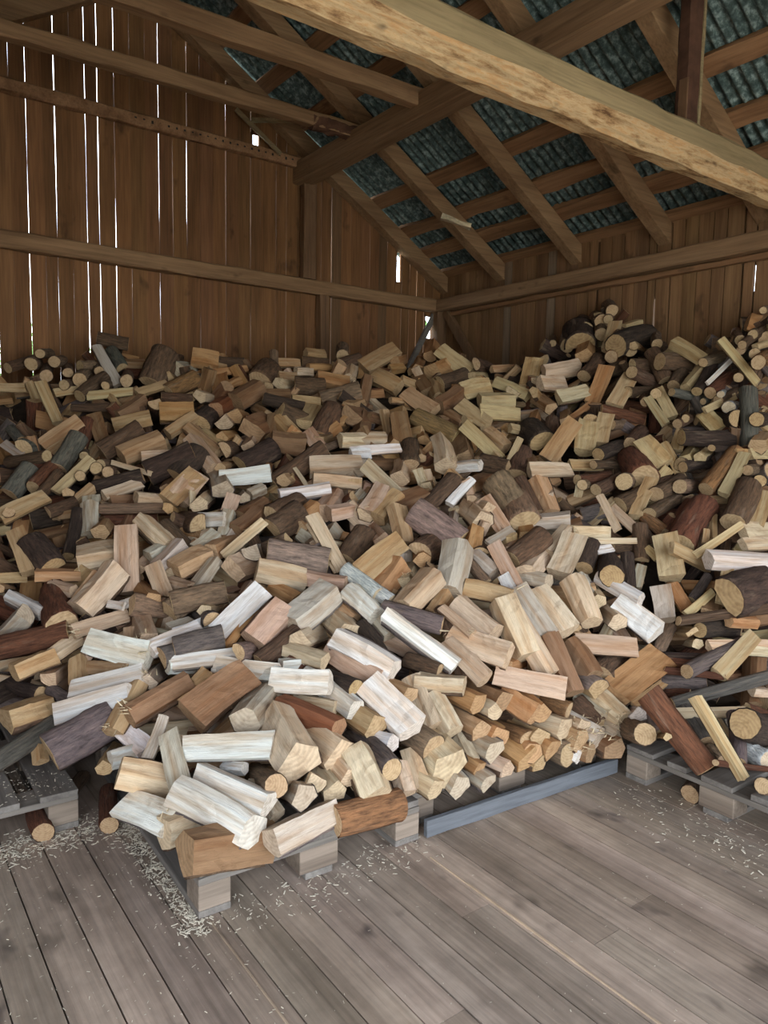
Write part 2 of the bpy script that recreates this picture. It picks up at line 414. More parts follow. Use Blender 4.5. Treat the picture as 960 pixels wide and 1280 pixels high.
# tie beams across the barn
m = MB(); m.sweep(line((.2, 5.24, 3.81), (3.62, 5.22, 3.85), 26), octo(.09, .105, .01), wob=.012, seed=74)
tag(m.build('tie_beam', [M_BEAMX]), 'thin tie beam nearest the gable wall with ragged bark at its end', 'beam', 'tie beams')
m = MB(); m.sweep(line((.2, 4.42, 3.80), (3.62, 4.36, 3.80), 26), octo(.10, .12, .01), wob=.010, seed=75)
tag(m.build('tie_beam', [M_BEAMX]), 'second thin tie beam from the gable wall', 'beam', 'tie beams')
m = MB(); m.sweep(line((-1.2, 2.47, 3.03), (5.25, 2.46, 2.99), 60), [(-.06, -.105), (.02, -.105), (.082, -.015), (.085, .085), (.065, .105), (-.08, .105), (-.085, -.05)], wob=.012, seed=76, mfun=lambda j: 1 if j in (2, 3, 4, 5, 6) else 0)
tag(m.build('tie_beam', [M_HEWN, M_HEWNSIDE]), 'thick hewn tie beam with pale axe-marked underside crossing near the viewer', 'beam', 'tie beams')
# bark-covered part of the nearest-gable tie beam's end
m = MB(); m.sweep(line((3.05, 5.225, 3.83), (3.50, 5.22, 3.84), 12), octo(.105, .115, .03), wob=.02, seed=77)
e = m.build('bark_patch', [M_EARTH, ]); e.data.materials[0] = plain('old_bark', (.10, .045, .025), sc=14)
e.parent = [o for o in COL.objects if o.name == 'tie_beam'][0]
# hanging post on the hewn beam
post = empty('roof_post', (3.84, 2.5, 3.08)); tag(post, 'dark bark-edged post standing on the hewn tie beam up to the roof', 'post')
m = MB(); m.sweep(line((0, 0, 0), (0, 0, .80), 12), octo(.105, .10, .02), upv=Vector((0, 1, 0)), wob=.006, seed=78); m.build('post_body', [plain('post_dark_wood', (.085, .038, .022), sc=10)], post)
m = MB(); m.sweep(line((-.052, -.012, 0), (-.052, -.012, .29), 10), octo(.012, .055, .004), upv=Vector((0, 1, 0)), wob=.004, seed=79); m.build('bare_wood_patch', [M_POST], post)
m = MB(); m.sweep(line((.05, -.04, 0), (.05, -.04, .78), 10), octo(.02, .03, .004), upv=Vector((0, 1, 0)), wob=.004, seed=80); m.build('sapwood_edge', [M_HEWNSIDE], post)
# eave plate
m = MB(); m.sweep(line((XC-.07, YC-.02, 2.765), (XC-.07, YF, 2.765), 50), octo(.13, .125, .012), wob=.007, seed=81)
tag(m.build('eave_plate', [M_BEAMY]), 'long eave plate beam along the top of the right wall', 'beam')
m = MB(); m.sweep(line((XC-.035, YC-.02, 2.675), (XC-.035, YF, 2.675), 60), octo(.06, .04, .008), wob=.012, seed=82)
tag(m.build('eave_strip', [M_BATT]), 'thin rough strip under the eave plate with dark bark seam', 'beam')
# gable rails and posts
m = MB(); m.sweep(line((XL, YC-.055, 2.765), (XC-.14, YC-.055, 2.765), 50), octo(.10, .125, .012), wob=.008, seed=83)
tag(m.build('wall_rail', [M_BEAMX]), 'long horizontal rail across the gable wall at plate height', 'beam')
m = MB(); m.sweep(line((XL, YC-.04, 3.835), (3.52, YC-.04, 3.835), 50), octo(.07, .095, .012), wob=.012, seed=84)
rail = tag(m.build('upper_rail', [M_BATT]), 'thin dark upper rail across the gable wall with a row of holes', 'beam')
m = MB()
for k in range(24):
    xx = 1.95+k*.066
    m.box(xx, xx+.016, YC-.078, YC-.073, 3.83+pr.uniform(-.008, .008), 3.845)
m.build('nail_hole', [M_EARTH], rail)
m = MB(); m.sweep(line((3.52, YC-.06, 2.83), (3.52, YC-.06, 3.66), 10), octo(.13, .09, .01), upv=Vector((0, 1, 0)), wob=.008, seed=85)
tag(m.build('gable_post', [M_POST]), 'short post on the gable wall carrying the end of the heavy purlin', 'post')
m = MB(); m.sweep(line((3.68, YC-.06, .02), (3.68, YC-.06, 2.70), 14), octo(.10, .09, .01), upv=Vector((0, 1, 0)), wob=.008, seed=86)
tag(m.build('gable_post', [M_POST]), 'gable wall post below the rail, rising out of the heap', 'post')
m = MB(); m.sweep(line((XC-.07, YC-.07, .02), (XC-.07, YC-.07, 2.70), 14), octo(.12, .12, .01), upv=Vector((0, 1, 0)), wob=.006, seed=87)
tag(m.build('corner_post', [M_POST]), 'barn corner post under the eave plate', 'post')
m = MB(); m.sweep(line((XC-.05, YC-.16, 2.70), (XC-.05, YC-.98, 1.72), 10), octo(.09, .06, .008), upv=Vector((1, 0, 0)), wob=.006, seed=88)
tag(m.build('corner_brace', [M_POST]), 'dark diagonal brace on the right wall by the corner', 'brace', 'corner braces')
m = MB(); m.sweep(line((XC-.10, YC-.03, 2.69), (XC-.46, YC-.03, 2.05), 10), octo(.055, .04, .006), upv=Vector((0, 1, 0)), wob=.006, seed=89)
tag(m.build('corner_brace', [M_PALX]), 'light grey diagonal brace across the corner hole in the gable', 'brace', 'corner braces')
m = MB(); m.sweep(line((2.93, YC-.12, 4.05), (3.33, 5.62, 4.03), 6), octo(.05, .03, .005), wob=.005, seed=90)
tag(m.build('loose_stick', [M_HEWNSIDE]), 'short pale stick lodged at the rafter by the square hole', 'stick')
m = MB(); m.sweep(line((2.78, YC-.12, 4.10), (3.2, YC-.12, 3.84), 8), octo(.035, .03, .005), upv=Vector((0, 1, 0)), wob=.005, seed=91)
tag(m.build('loose_stick', [M_HEWNSIDE]), 'pale sliver slanting under the gable rafter over the square hole', 'stick')
# pale slab scrap lodged on a roof batten
sp = at(571, 277, 6.36)
m = MB(); m.sweep([sp+rt*-.13+up*.045, sp+rt*-.05+up*.012, sp+rt*.03-up*.02, sp+rt*.12-up*.045], octo(.10, .035, .012), wob=.02, seed=92)
tag(m.build('wood_scrap', [M_SPLINT]), 'pale wood scrap lodged under the roof by the third rafter', 'wood scrap')

# ---------------------------------------------------------------- pallets
def pallet(loc, rz, label, wx=.8, wy=1.2, tint=None):
    r = empty('pallet', loc, rz); tag(r, label, 'pallet', 'pallets under the firewood')
    g = random.Random(int(loc[0]*100))
    for k in range(3):
        yb = (0, wy/2-.07, wy-.10)[k] if wy > 1 else (0, wy/2-.05, wy-.1)[k]
        for i in range(3):
            xb = (0, wx/2-.07, wx-.10)[i]
            m = MB(); m.box(xb, xb+.10+.04*(i == 1), yb, yb+.10+.045*(k == 1), .022, .10); m.build('block', [M_BLOCK], r, bevel=.004)
        m = MB(); m.sweep(line((0, yb+.06, .111), (wx, yb+.06, .111), 8), rect(.12, .022), wob=.003, seed=k+g.random()); m.build('stringer_board', [M_PALX], r, bevel=.003)
    for i in range(3):
        xb = (.05, wx/2, wx-.05)[i]
        m = MB(); m.box(xb-.05, xb+.05, 0, wy, .0, .022); m.build('bottom_board', [M_PALY], r, bevel=.003)
    for i in range(5):
        xb = .065+(wx-.13)*i/4
        w = .125 if i % 2 == 0 else .085
        m = MB(); m.sweep(line((xb, -.005+g.uniform(-.012, .012), .133), (xb, wy, .133), 8), rect(w, .022), wob=.004, seed=i+g.random()*9); m.build('deck_board', [M_PALY], r, bevel=.003)
    return r
pallet((.775, 1.93, 0), R(-1.5), 'weathered pallet under the front corner of the split-log stack')
pallet((1.605, 1.99, 0), R(-3.0), 'grey pallet half hidden under the stacked sawn log ends', wx=.98)
sk = MB(); sk.sweep(line((1.60, 1.905, .034), (2.60, 1.85, .034), 12), rect(.022, .062), wob=.004, seed=5)
tag(sk.build('floor_runner', [timber_mat('runner_wood', (.125, .128, .135), (.075, .077, .082), 0)[0]], bevel=.003), 'long grey-blue board lying on edge under the stacked log ends', 'board')
pallet((-.175, 2.66, 0), R(0), 'small grey pallet with chip-strewn boards beside the stack')
pallet((2.60, 1.80, 0), R(-91), 'grey pallet carrying branches in front of the right wall')
# ---------------------------------------------------------------- the heap of firewood
# survey of the heap: distance along the view axis, on a coarse grid over the frame
GX = [-120, 0, 160, 320, 480, 640, 800, 960, 1100]
GY = [390, 440, 500, 570, 640, 700, 760, 820, 880, 940, 1000, 1060, 1120]
GD = np.array([
 [5.2, 5.25, 5.7, 6.1, 6.6, 6.6, 5.6, 4.72, 4.2],
 [5.0, 5.1, 5.5, 5.9, 6.2, 6.05, 5.3, 4.58, 4.1],
 [4.7, 4.75, 4.95, 5.2, 5.3, 5.3, 4.95, 4.5, 4.1],
 [4.2, 4.3, 4.4, 4.5, 4.5, 4.6, 4.5, 4.2, 3.9],
 [3.8, 3.9, 3.9, 3.9, 3.85, 3.95, 4.1, 3.9, 3.7],
 [3.5, 3.5, 3.5, 3.5, 3.5, 3.6, 3.78, 3.65, 3.5],
 [3.2, 3.25, 3.2, 3.2, 3.22, 3.35, 3.55, 3.45, 3.3],
 [3.0, 3.05, 2.95, 2.9, 2.97, 3.15, 3.4, 3.32, 3.15],
 [2.9, 2.9, 2.75, 2.68, 2.77, 3.0, 3.27, 3.2, 3.0],
 [2.8, 2.78, 2.58, 2.45, 2.58, 2.93, 3.17, 3.05, 2.85],
 [2.7, 2.65, 2.42, 2.28, 2.46, 2.9, 3.10, 2.9, 2.75],
 [2.6, 2.55, 2.32, 2.22, 2.42, 2.85, 3.0, 2.8, 2.65],
 [2.5, 2.45, 2.2, 2.17, 2.4, 2.8, 2.9, 2.7, 2.6]])
def depth(px, py):
    px = min(max(px, GX[0]), GX[-1]-.01); py = min(max(py, GY[0]), GY[-1]-.01)
    i = max(k for k in range(len(GX)) if GX[k] <= px); j = max(k for k in range(len(GY)) if GY[k] <= py)
    s = (px-GX[i])/(GX[i+1]-GX[i]); t = (py-GY[j])/(GY[j+1]-GY[j])
    return float((GD[j, i]*(1-s)+GD[j, i+1]*s)*(1-t)+(GD[j+1, i]*(1-s)+GD[j+1, i+1]*s)*t)

TONES = dict(w=(.76, .725, .665), p=(.60, .465, .315), t=(.46, .30, .16), k=(.54, .38, .265), o=(.44, .24, .105), n=(.25, .142, .075), g=(.47, .405, .32), y=(.50, .37, .20), d=(.16, .09, .05), u=(.3, .22, .17), l=(.3, .27, .2), e=(.22, .085, .04), m=(.4, .3, .12))
BARKS = dict(w=(.66, .65, .62), p=(.3, .22, .14), t=(.24, .155, .095), k=(.27, .19, .155), o=(.26, .13, .055), n=(.125, .072, .042), g=(.2, .17, .14), y=(.24, .14, .06), d=(.06, .038, .027), u=(.155, .118, .105), l=(.13, .118, .092), e=(.155, .06, .032))

# cross sections: closed outline (y, z), z towards the open side; the second value tells which edges are round, barked wood
def arc(a0, a1, n, ry=.5, rz=.5, cz=0.): return [(ry*math.cos(R(a0+(a1-a0)*i/(n-1))), cz+rz*math.sin(R(a0+(a1-a0)*i/(n-1)))) for i in range(n)]
def section(kind, g):
    j = lambda s=.04: g.uniform(-s, s)
    if kind == 'q':
        v = g.randrange(4); ap = (g.uniform(-.22, .22), .42)
        if v == 0: pts = [ap]+arc(190, 350, 7, .5, .34, -.02)          # quarter round
        elif v == 1: pts = [ap, (-.5, .05+j()), (-.42, -.25)]+arc(225, 330, 4, .46, .36, -.05)+[(.5, .0+j())]
        elif v == 2: pts = [(ap[0], .40), (-.46, .12+j()), (-.40, -.32+j()), (.38, -.36+j()), (.5, -.02+j())]
        else: pts = [(-.12, .38), (-.5, .02+j()), (-.2, -.36), (.34, -.34), (.5, .05), (.14, .40)]
    elif kind == 'f':
        v = g.randrange(4)
        if v == 0: pts = [(.5, .24+j()), (-.5, .24+j())]+arc(195, 345, 6, .49, .46, .12)
        elif v == 1: pts = [(.48, .28), (-.5, .24), (-.46, -.2+j()), (.30, -.34+j())]
        elif v == 2: pts = [(.5, .25), (-.45, .30), (-.5, .1), (-.15, -.42), (.25, -.36)]
        else: pts = [(.5, .2), (.1, .27), (-.5, .22), (-.42, -.28), (.45, -.26)]
    elif kind == 'b':
        v = g.randrange(3)
        if v == 0: pts = arc(0, 180, 9, .5, .42, -.08)+[(-.3, -.22), (.3, -.2)]
        elif v == 1: pts = arc(5, 175, 9, .5, .36, 0)+[(j(.2), -.42)]
        else: pts = arc(-10, 190, 10, .5, .45, -.05)
    elif kind == 'r':
        e = g.uniform(.9, 1.06); pts = [(.5*math.cos(a)*(1+j(.05)), .5*math.sin(a)*e*(1+j(.05))) for a in [2*math.pi*i/12 for i in range(12)]]
    else:
        h = g.uniform(.28, .5); pts = [(.5, h/2+j(.03)), (-.5, h/2+j(.03)), (-.5+abs(j()), -h/2), (.5-abs(j()), -h/2)]
    area = sum(pts[i][0]*pts[(i+1) % len(pts)][1]-pts[(i+1) % len(pts)][0]*pts[i][1] for i in range(len(pts)))
    return pts if area > 0 else pts[::-1]
def is_bark(kind, p, q):
    my, mz = (p[0]+q[0])/2, (p[1]+q[1])/2
    if kind == 'r': return True
    if kind == 'b': return mz > -.05 and not (abs(my) < .05 and mz < 0)
    if kind in 'qf': return math.hypot(my, mz) > .30 and mz < -.16
    return False
def sub(pts, n=2):
    out = []
    for i in range(len(pts)):
        p, q = pts[i], pts[(i+1) % len(pts)]
        k = max(1, min(4, int(math.hypot(p[0]-q[0], p[1]-q[1])/.2)))
        for t in range(k): out.append((p[0]+(q[0]-p[0])*t/k, p[1]+(q[1]-p[1])*t/k))
    return out
def log_geo(kind, seed, stations=7):
    """unit log: x in -.5...5, width about 1; returns wood (v, f, material) and bark (v, f)"""
    g = random.Random(seed*101+ord(kind)); sec = sub(section(kind, g)); n = len(sec)
    tap = g.uniform(-.14, .14); bend = g.uniform(-.05, .05) if kind != 'r' else g.uniform(-.16, .16); tw = g.uniform(-.16, .16); bend2 = g.uniform(-.08, .08)
    rag = {'q': .012, 'f': .012, 'b': .015, 'r': .008, 's': .02}[kind]
    V = []
    for i in range(stations):
        t = i/(stations-1); x = t-.5; sc = 1+tap*x; a = tw*x
        for k, (y, z) in enumerate(sec):
            if kind == 'r': w = 1+.07*noise.noise(Vector((x*4+seed, y*2, z*2)))
            else: w = 1+.05*noise.noise(Vector((x*3+seed, y*3, z*3)))
            yy = (y*math.cos(a)-z*math.sin(a))*sc*w + bend*(1-4*x*x); zz = (y*math.sin(a)+z*math.cos(a))*sc*w + bend2*(1-4*x*x)
            if kind in 'qfs': zz += .035*noise.noise(Vector((x*7+seed*3, y*5, 7)))+.02*noise.noise(Vector((x*17+seed*3, y*9, 3)))
            xx = x
            if i in (0, stations-1): xx += rag*noise.noise(Vector((y*9, z*9, seed+i)))*1.0 + (y*g_slant(seed, i)+z*g_slant(seed+5, i))
            V.append((xx, yy, zz))
    F = []; MI = []; bark_e = []
    for i in range(stations-1):
        for k in range(n):
            q = (k+1) % n
            F.append((i*n+k, (i+1)*n+k, (i+1)*n+q, i*n+q)); MI.append(0)
            if i == 0 and is_bark(kind, sec[k], sec[q]): bark_e.append(k)
    c0 = len(V); V.append((V[0][0]*0-.5, sum(v[1] for v in V[:n])/n, sum(v[2] for v in V[:n])/n))
    lastv = V[(stations-1)*n:stations*n]; V.append((.5, sum(v[1] for v in lastv)/n, sum(v[2] for v in lastv)/n))
    for k in range(n):
        q = (k+1) % n
        F.append((c0, k, q)); MI.append(1); b = (stations-1)*n; F.append((c0+1, b+q, b+k)); MI.append(1)
    # bark: a rind lying on the round side
    BV = []; BF = []
    if bark_e:
        idx = {}
        def bv(i, k, off):
            key = (i, k, off)
            if key not in idx:
                x, y, z = V[i*n+k]; r = math.hypot(y, z) or 1
                th = (.045 if kind == 'r' else .05)*(1+.5*noise.noise(Vector((x*8, y*6+seed, z*6)))) if off else -.01
                e = (.985 if kind in 'rb' else .96)
                idx[key] = len(BV); BV.append((x*(e if abs(x) > .4 else 1), y+y/r*th, z+z/r*th))
            return idx[key]
        es = set(bark_e)
        for i in range(stations-1):
            for k in bark_e:
                q = (k+1) % n
                BF.append((bv(i, k, 1), bv(i+1, k, 1), bv(i+1, q, 1), bv(i, q, 1)))
                if (k-1) % n not in es: BF.append((bv(i, k, 0), bv(i+1, k, 0), bv(i+1, k, 1), bv(i, k, 1)))
                if q not in es: BF.append((bv(i, q, 1), bv(i+1, q, 1), bv(i+1, q, 0), bv(i, q, 0)))
                if i == 0: BF.append((bv(0, k, 0), bv(0, k, 1), bv(0, q, 1), bv(0, q, 0)))
                if i == stations-2: BF.append((bv(i+1, k, 1), bv(i+1, k, 0), bv(i+1, q, 0), bv(i+1, q, 1)))
    return V, F, MI, BV, BF
def g_slant(seed, i): return (((seed*37+i*11) % 13)/13-.5)*.07

def log_mesh(name, V, F, MI, smooth):
    me = bpy.data.meshes.new(name); me.from_pydata(V, [], F); me.update()
    a = me.attributes.new('lc', 'FLOAT_VECTOR', 'POINT'); a.data.foreach_set('vector', np.array(V, dtype=np.float32).ravel())
    if MI: me.polygons.foreach_set('material_index', MI)
    if smooth: me.polygons.foreach_set('use_smooth', [m == 0 for m in MI] if MI else [True]*len(F))
    return me
LIB = {}
NV = 10
for kind in 'qfbrs':
    for s in range(NV):
        V, F, MI, BV, BF = log_geo(kind, s, 10)
        w = log_mesh('wood', V, F, MI, kind == 'r'); w.materials.append(FW[0]); w.materials.append(FW[1])
        b = None
        if BF: b = log_mesh('bark', BV, BF, None, True); b.materials.append(FW[2])
        LIB[kind, s] = (w, b, V, F, MI, BV, BF)

NAMES = dict(q='split_log', f='split_log', b='bark_side_split_log', r='round_log', s='wood_stick')  # the bark-faced ones are split logs too, turned bark side outward
CATS = dict(q='firewood log', f='firewood log', b='firewood log', r='round log', s='wood stick')
GRPS = dict(q='split logs of the heap', f='split logs of the heap', b='bark-faced logs of the heap', r='round logs and branches of the heap', s='slats in the heap')

heap = dict(v=[], f=[], m=[], lc=[], tone=[])
def to_heap(kind, s, Mx, wood, bark):
    _, _, V, F, MI, BV, BF = LIB[kind, s]; off = rnd.uniform(0, 60)
    for vs, fs, ms, tone in ((V, F, MI, wood), (BV, BF, [2]*len(BF), bark)):
        b = len(heap['v'])
        heap['v'] += [tuple(Mx @ Vector(v)) for v in vs]; heap['lc'] += [(v[0]+off, v[1], v[2]) for v in vs]
        heap['tone'] += [(*tone, 1.)]*len(vs)
        heap['f'] += [tuple(b+i for i in f) for f in fs]; heap['m'] += list(ms)

def frame(A, B, roll, toward):
    ax = (B-A).normalized()
    z = (toward-ax*toward.dot(ax))
    if z.length < .05: z = Vector((0, 0, 1))-ax*ax.z
    z.normalize(); z = Matrix.Rotation(roll, 3, ax) @ z
    y = z.cross(ax)
    return Matrix((ax, y, z)).transposed()
def vary(c, g, s=.10): k = 1+g.uniform(-s, s); return tuple(max(0, min(.9, x*k*(1+g.uniform(-.04, .04)))) for x in c)

def place(row, lab, g, num):
    x1, y1, x2, y2, w, code = row
    kind, tn = code[0], code[1]; stuff = code.endswith('*'); turned = 'N' in code
    mx, my = (x1+x2)/2, (y1+y2)/2; lp = math.hypot(x2-x1, y2-y1)
    d = depth(mx, my)
    big = max(lp, w)*w
    named = not stuff and not lab.startswith(('small', 'nearest', 'second small'))
    d += (.0 if stuff else -.065 if '!' in code else -.02) - (.05 if kind == 's' else 0) + g.uniform(-.02, .02)
    wm = w*d/FPX; lm_ = lp*d/FPX
    wm *= 1.05 if my < 860 else 1.0; lm_ *= 1.03; x1, x2, y1, y2 = mx+(x1-mx)*1.03, mx+(x2-mx)*1.03, my+(y1-my)*1.03, my+(y2-my)*1.03
    Lt = {'r': .34, 's': .30}.get(kind, .30)
    if lm_ < Lt*.995:
        dd = math.sqrt(Lt*Lt-lm_*lm_)
        if lp > 1.25*w: dd = min(dd, (.7 if kind != 'r' else 1.0)*lm_)
        if turned: dd = .8*lm_
        elif lm_ > .6*Lt and abs(y2-y1) < .3*abs(x2-x1): dd *= .45
    else: dd = .06 if abs(y2-y1) < .3*abs(x2-x1) else .12
    nf = .5 if lm_ > .16 else .25          # end-on pieces reach back into the heap
    dn, df = d-dd*nf, d+dd*(1-nf)
    A, B = at(x1, y1, df), at(x2, y2, dn)
    stacked = my > 835 and 395 < mx < 775 and lp < 1.35*w and kind != 's'
    if stacked:                             # laid in courses, butts outward, lying along the barn
        wm *= 1.12; dn = d-.05; B = at(x2, y2, dn); A = B+Vector((g.uniform(-.06, .06), .31, g.uniform(-.03, .06)))
    # keep inside the walls and above what carries it
    low = wm*.45; lift = 0.
    for _ in range(40):
        zmin = min(A.z, B.z)-low; ok = True
        base = .004 if code[-1] == 'G' else (.15 if (A.y+B.y)/2 > 1.9 or (A.x+B.x)/2 > 2.6 else .12)
        if 1.6 < (A.x+B.x)/2 < 2.6 and my > 880: base = .07
        if zmin < base or max(A.x, B.x)+low > XC-.01 or max(A.y, B.y)+low > YC-.03:
            if zmin < base and lift < .06: lift += .01; A.z += .01; B.z += .01; continue
            if stacked: B += (CAM-B).normalized()*.02; A += (CAM-B).normalized()*.02; continue
            d -= .02; df -= .02; dn -= .02; A, B = at(x1, y1, df), at(x2, y2, dn); A.z += lift; B.z += lift
        else: break
    toward = (CAM-(A+B)/2).normalized()*.8+Vector((-.15, -.15, .55))*(.8 if kind in 'qf' else .3)
    if stacked: toward = Vector((-.25, -.2, 1))
    roll = {'q': g.uniform(-.5, .5), 'f': g.uniform(-.25, .25), 'b': g.uniform(-.3, .3), 'r': g.uniform(0, 6.28), 's': g.uniform(-.3, .3)}[kind]
    Rm = frame(A, B, roll, toward)
    s = g.randrange(NV)
    Ln = (B-A).length
    Sx = Matrix.Diagonal((Ln, wm, wm if kind != 's' else max(wm, .02)))
    wood = vary(TONES[tn] if kind in 'qfs' else {'y': (.46, .33, .15), 'd': (.40, .26, .12), 'n': (.42, .29, .16), 'w': (.6, .5, .36)}.get(tn, (.48, .33, .18)), g)
    bark = vary(BARKS[tn], g) if kind in 'br' else vary(BARKS[{'w': 'u', 'g': 'u', 'y': 'd'}.get(tn, 'n')], g)
    if tn == 'm': bark = (.13, .08, .03)
    Mx = Matrix.Translation((A+B)/2) @ (Rm @ Sx).to_4x4()
    if stuff: to_heap(kind, s, Mx, wood, bark); return
    wme, bme = LIB[kind, s][:2]
    o = bpy.data.objects.new(NAMES[kind], wme); COL.objects.link(o)
    o.location = (A+B)/2; o.rotation_mode = 'QUATERNION'; o.rotation_quaternion = Rm.to_quaternion(); o.scale = (Ln, wm, Sx[2][2])
    o.color = (*wood, 1)
    tag(o, lab, CATS[kind], GRPS[kind])
    if bme:
        c = bpy.data.objects.new('bark', bme); COL.objects.link(c); c.parent = o; c.color = (*bark, 1)
    if any(k in lab for k in ('splinter', 'shaggy', 'frayed', 'ragged')):
        m = MB(); hang = 'hanging' in lab
        for q in range(1 if hang else 9):
            t = g.uniform(.35, .6) if hang else g.uniform(.40, .5)
            p0 = Vector((t, g.uniform(-.35, .35), g.uniform(.18, .38)))
            p1 = p0+Vector((g.uniform(.02, .2), g.uniform(-.3, .3), g.uniform(.1, .4)))
            if hang: p1 = p0+Vector((.22, g.uniform(.1, .4), g.uniform(.2, .45)))
            w_ = .018 if not hang else .03
            m.add([p0+Vector((0, -w_*2, 0)), p0+Vector((0, w_*2, 0)), p0+Vector((.03, 0, w_*3)), p1], [(0, 2, 1), (0, 1, 3), (1, 2, 3), (2, 0, 3)])
        m.build('splinter' if hang else 'splinter_fringe', [M_SPLINT], o)
    return o
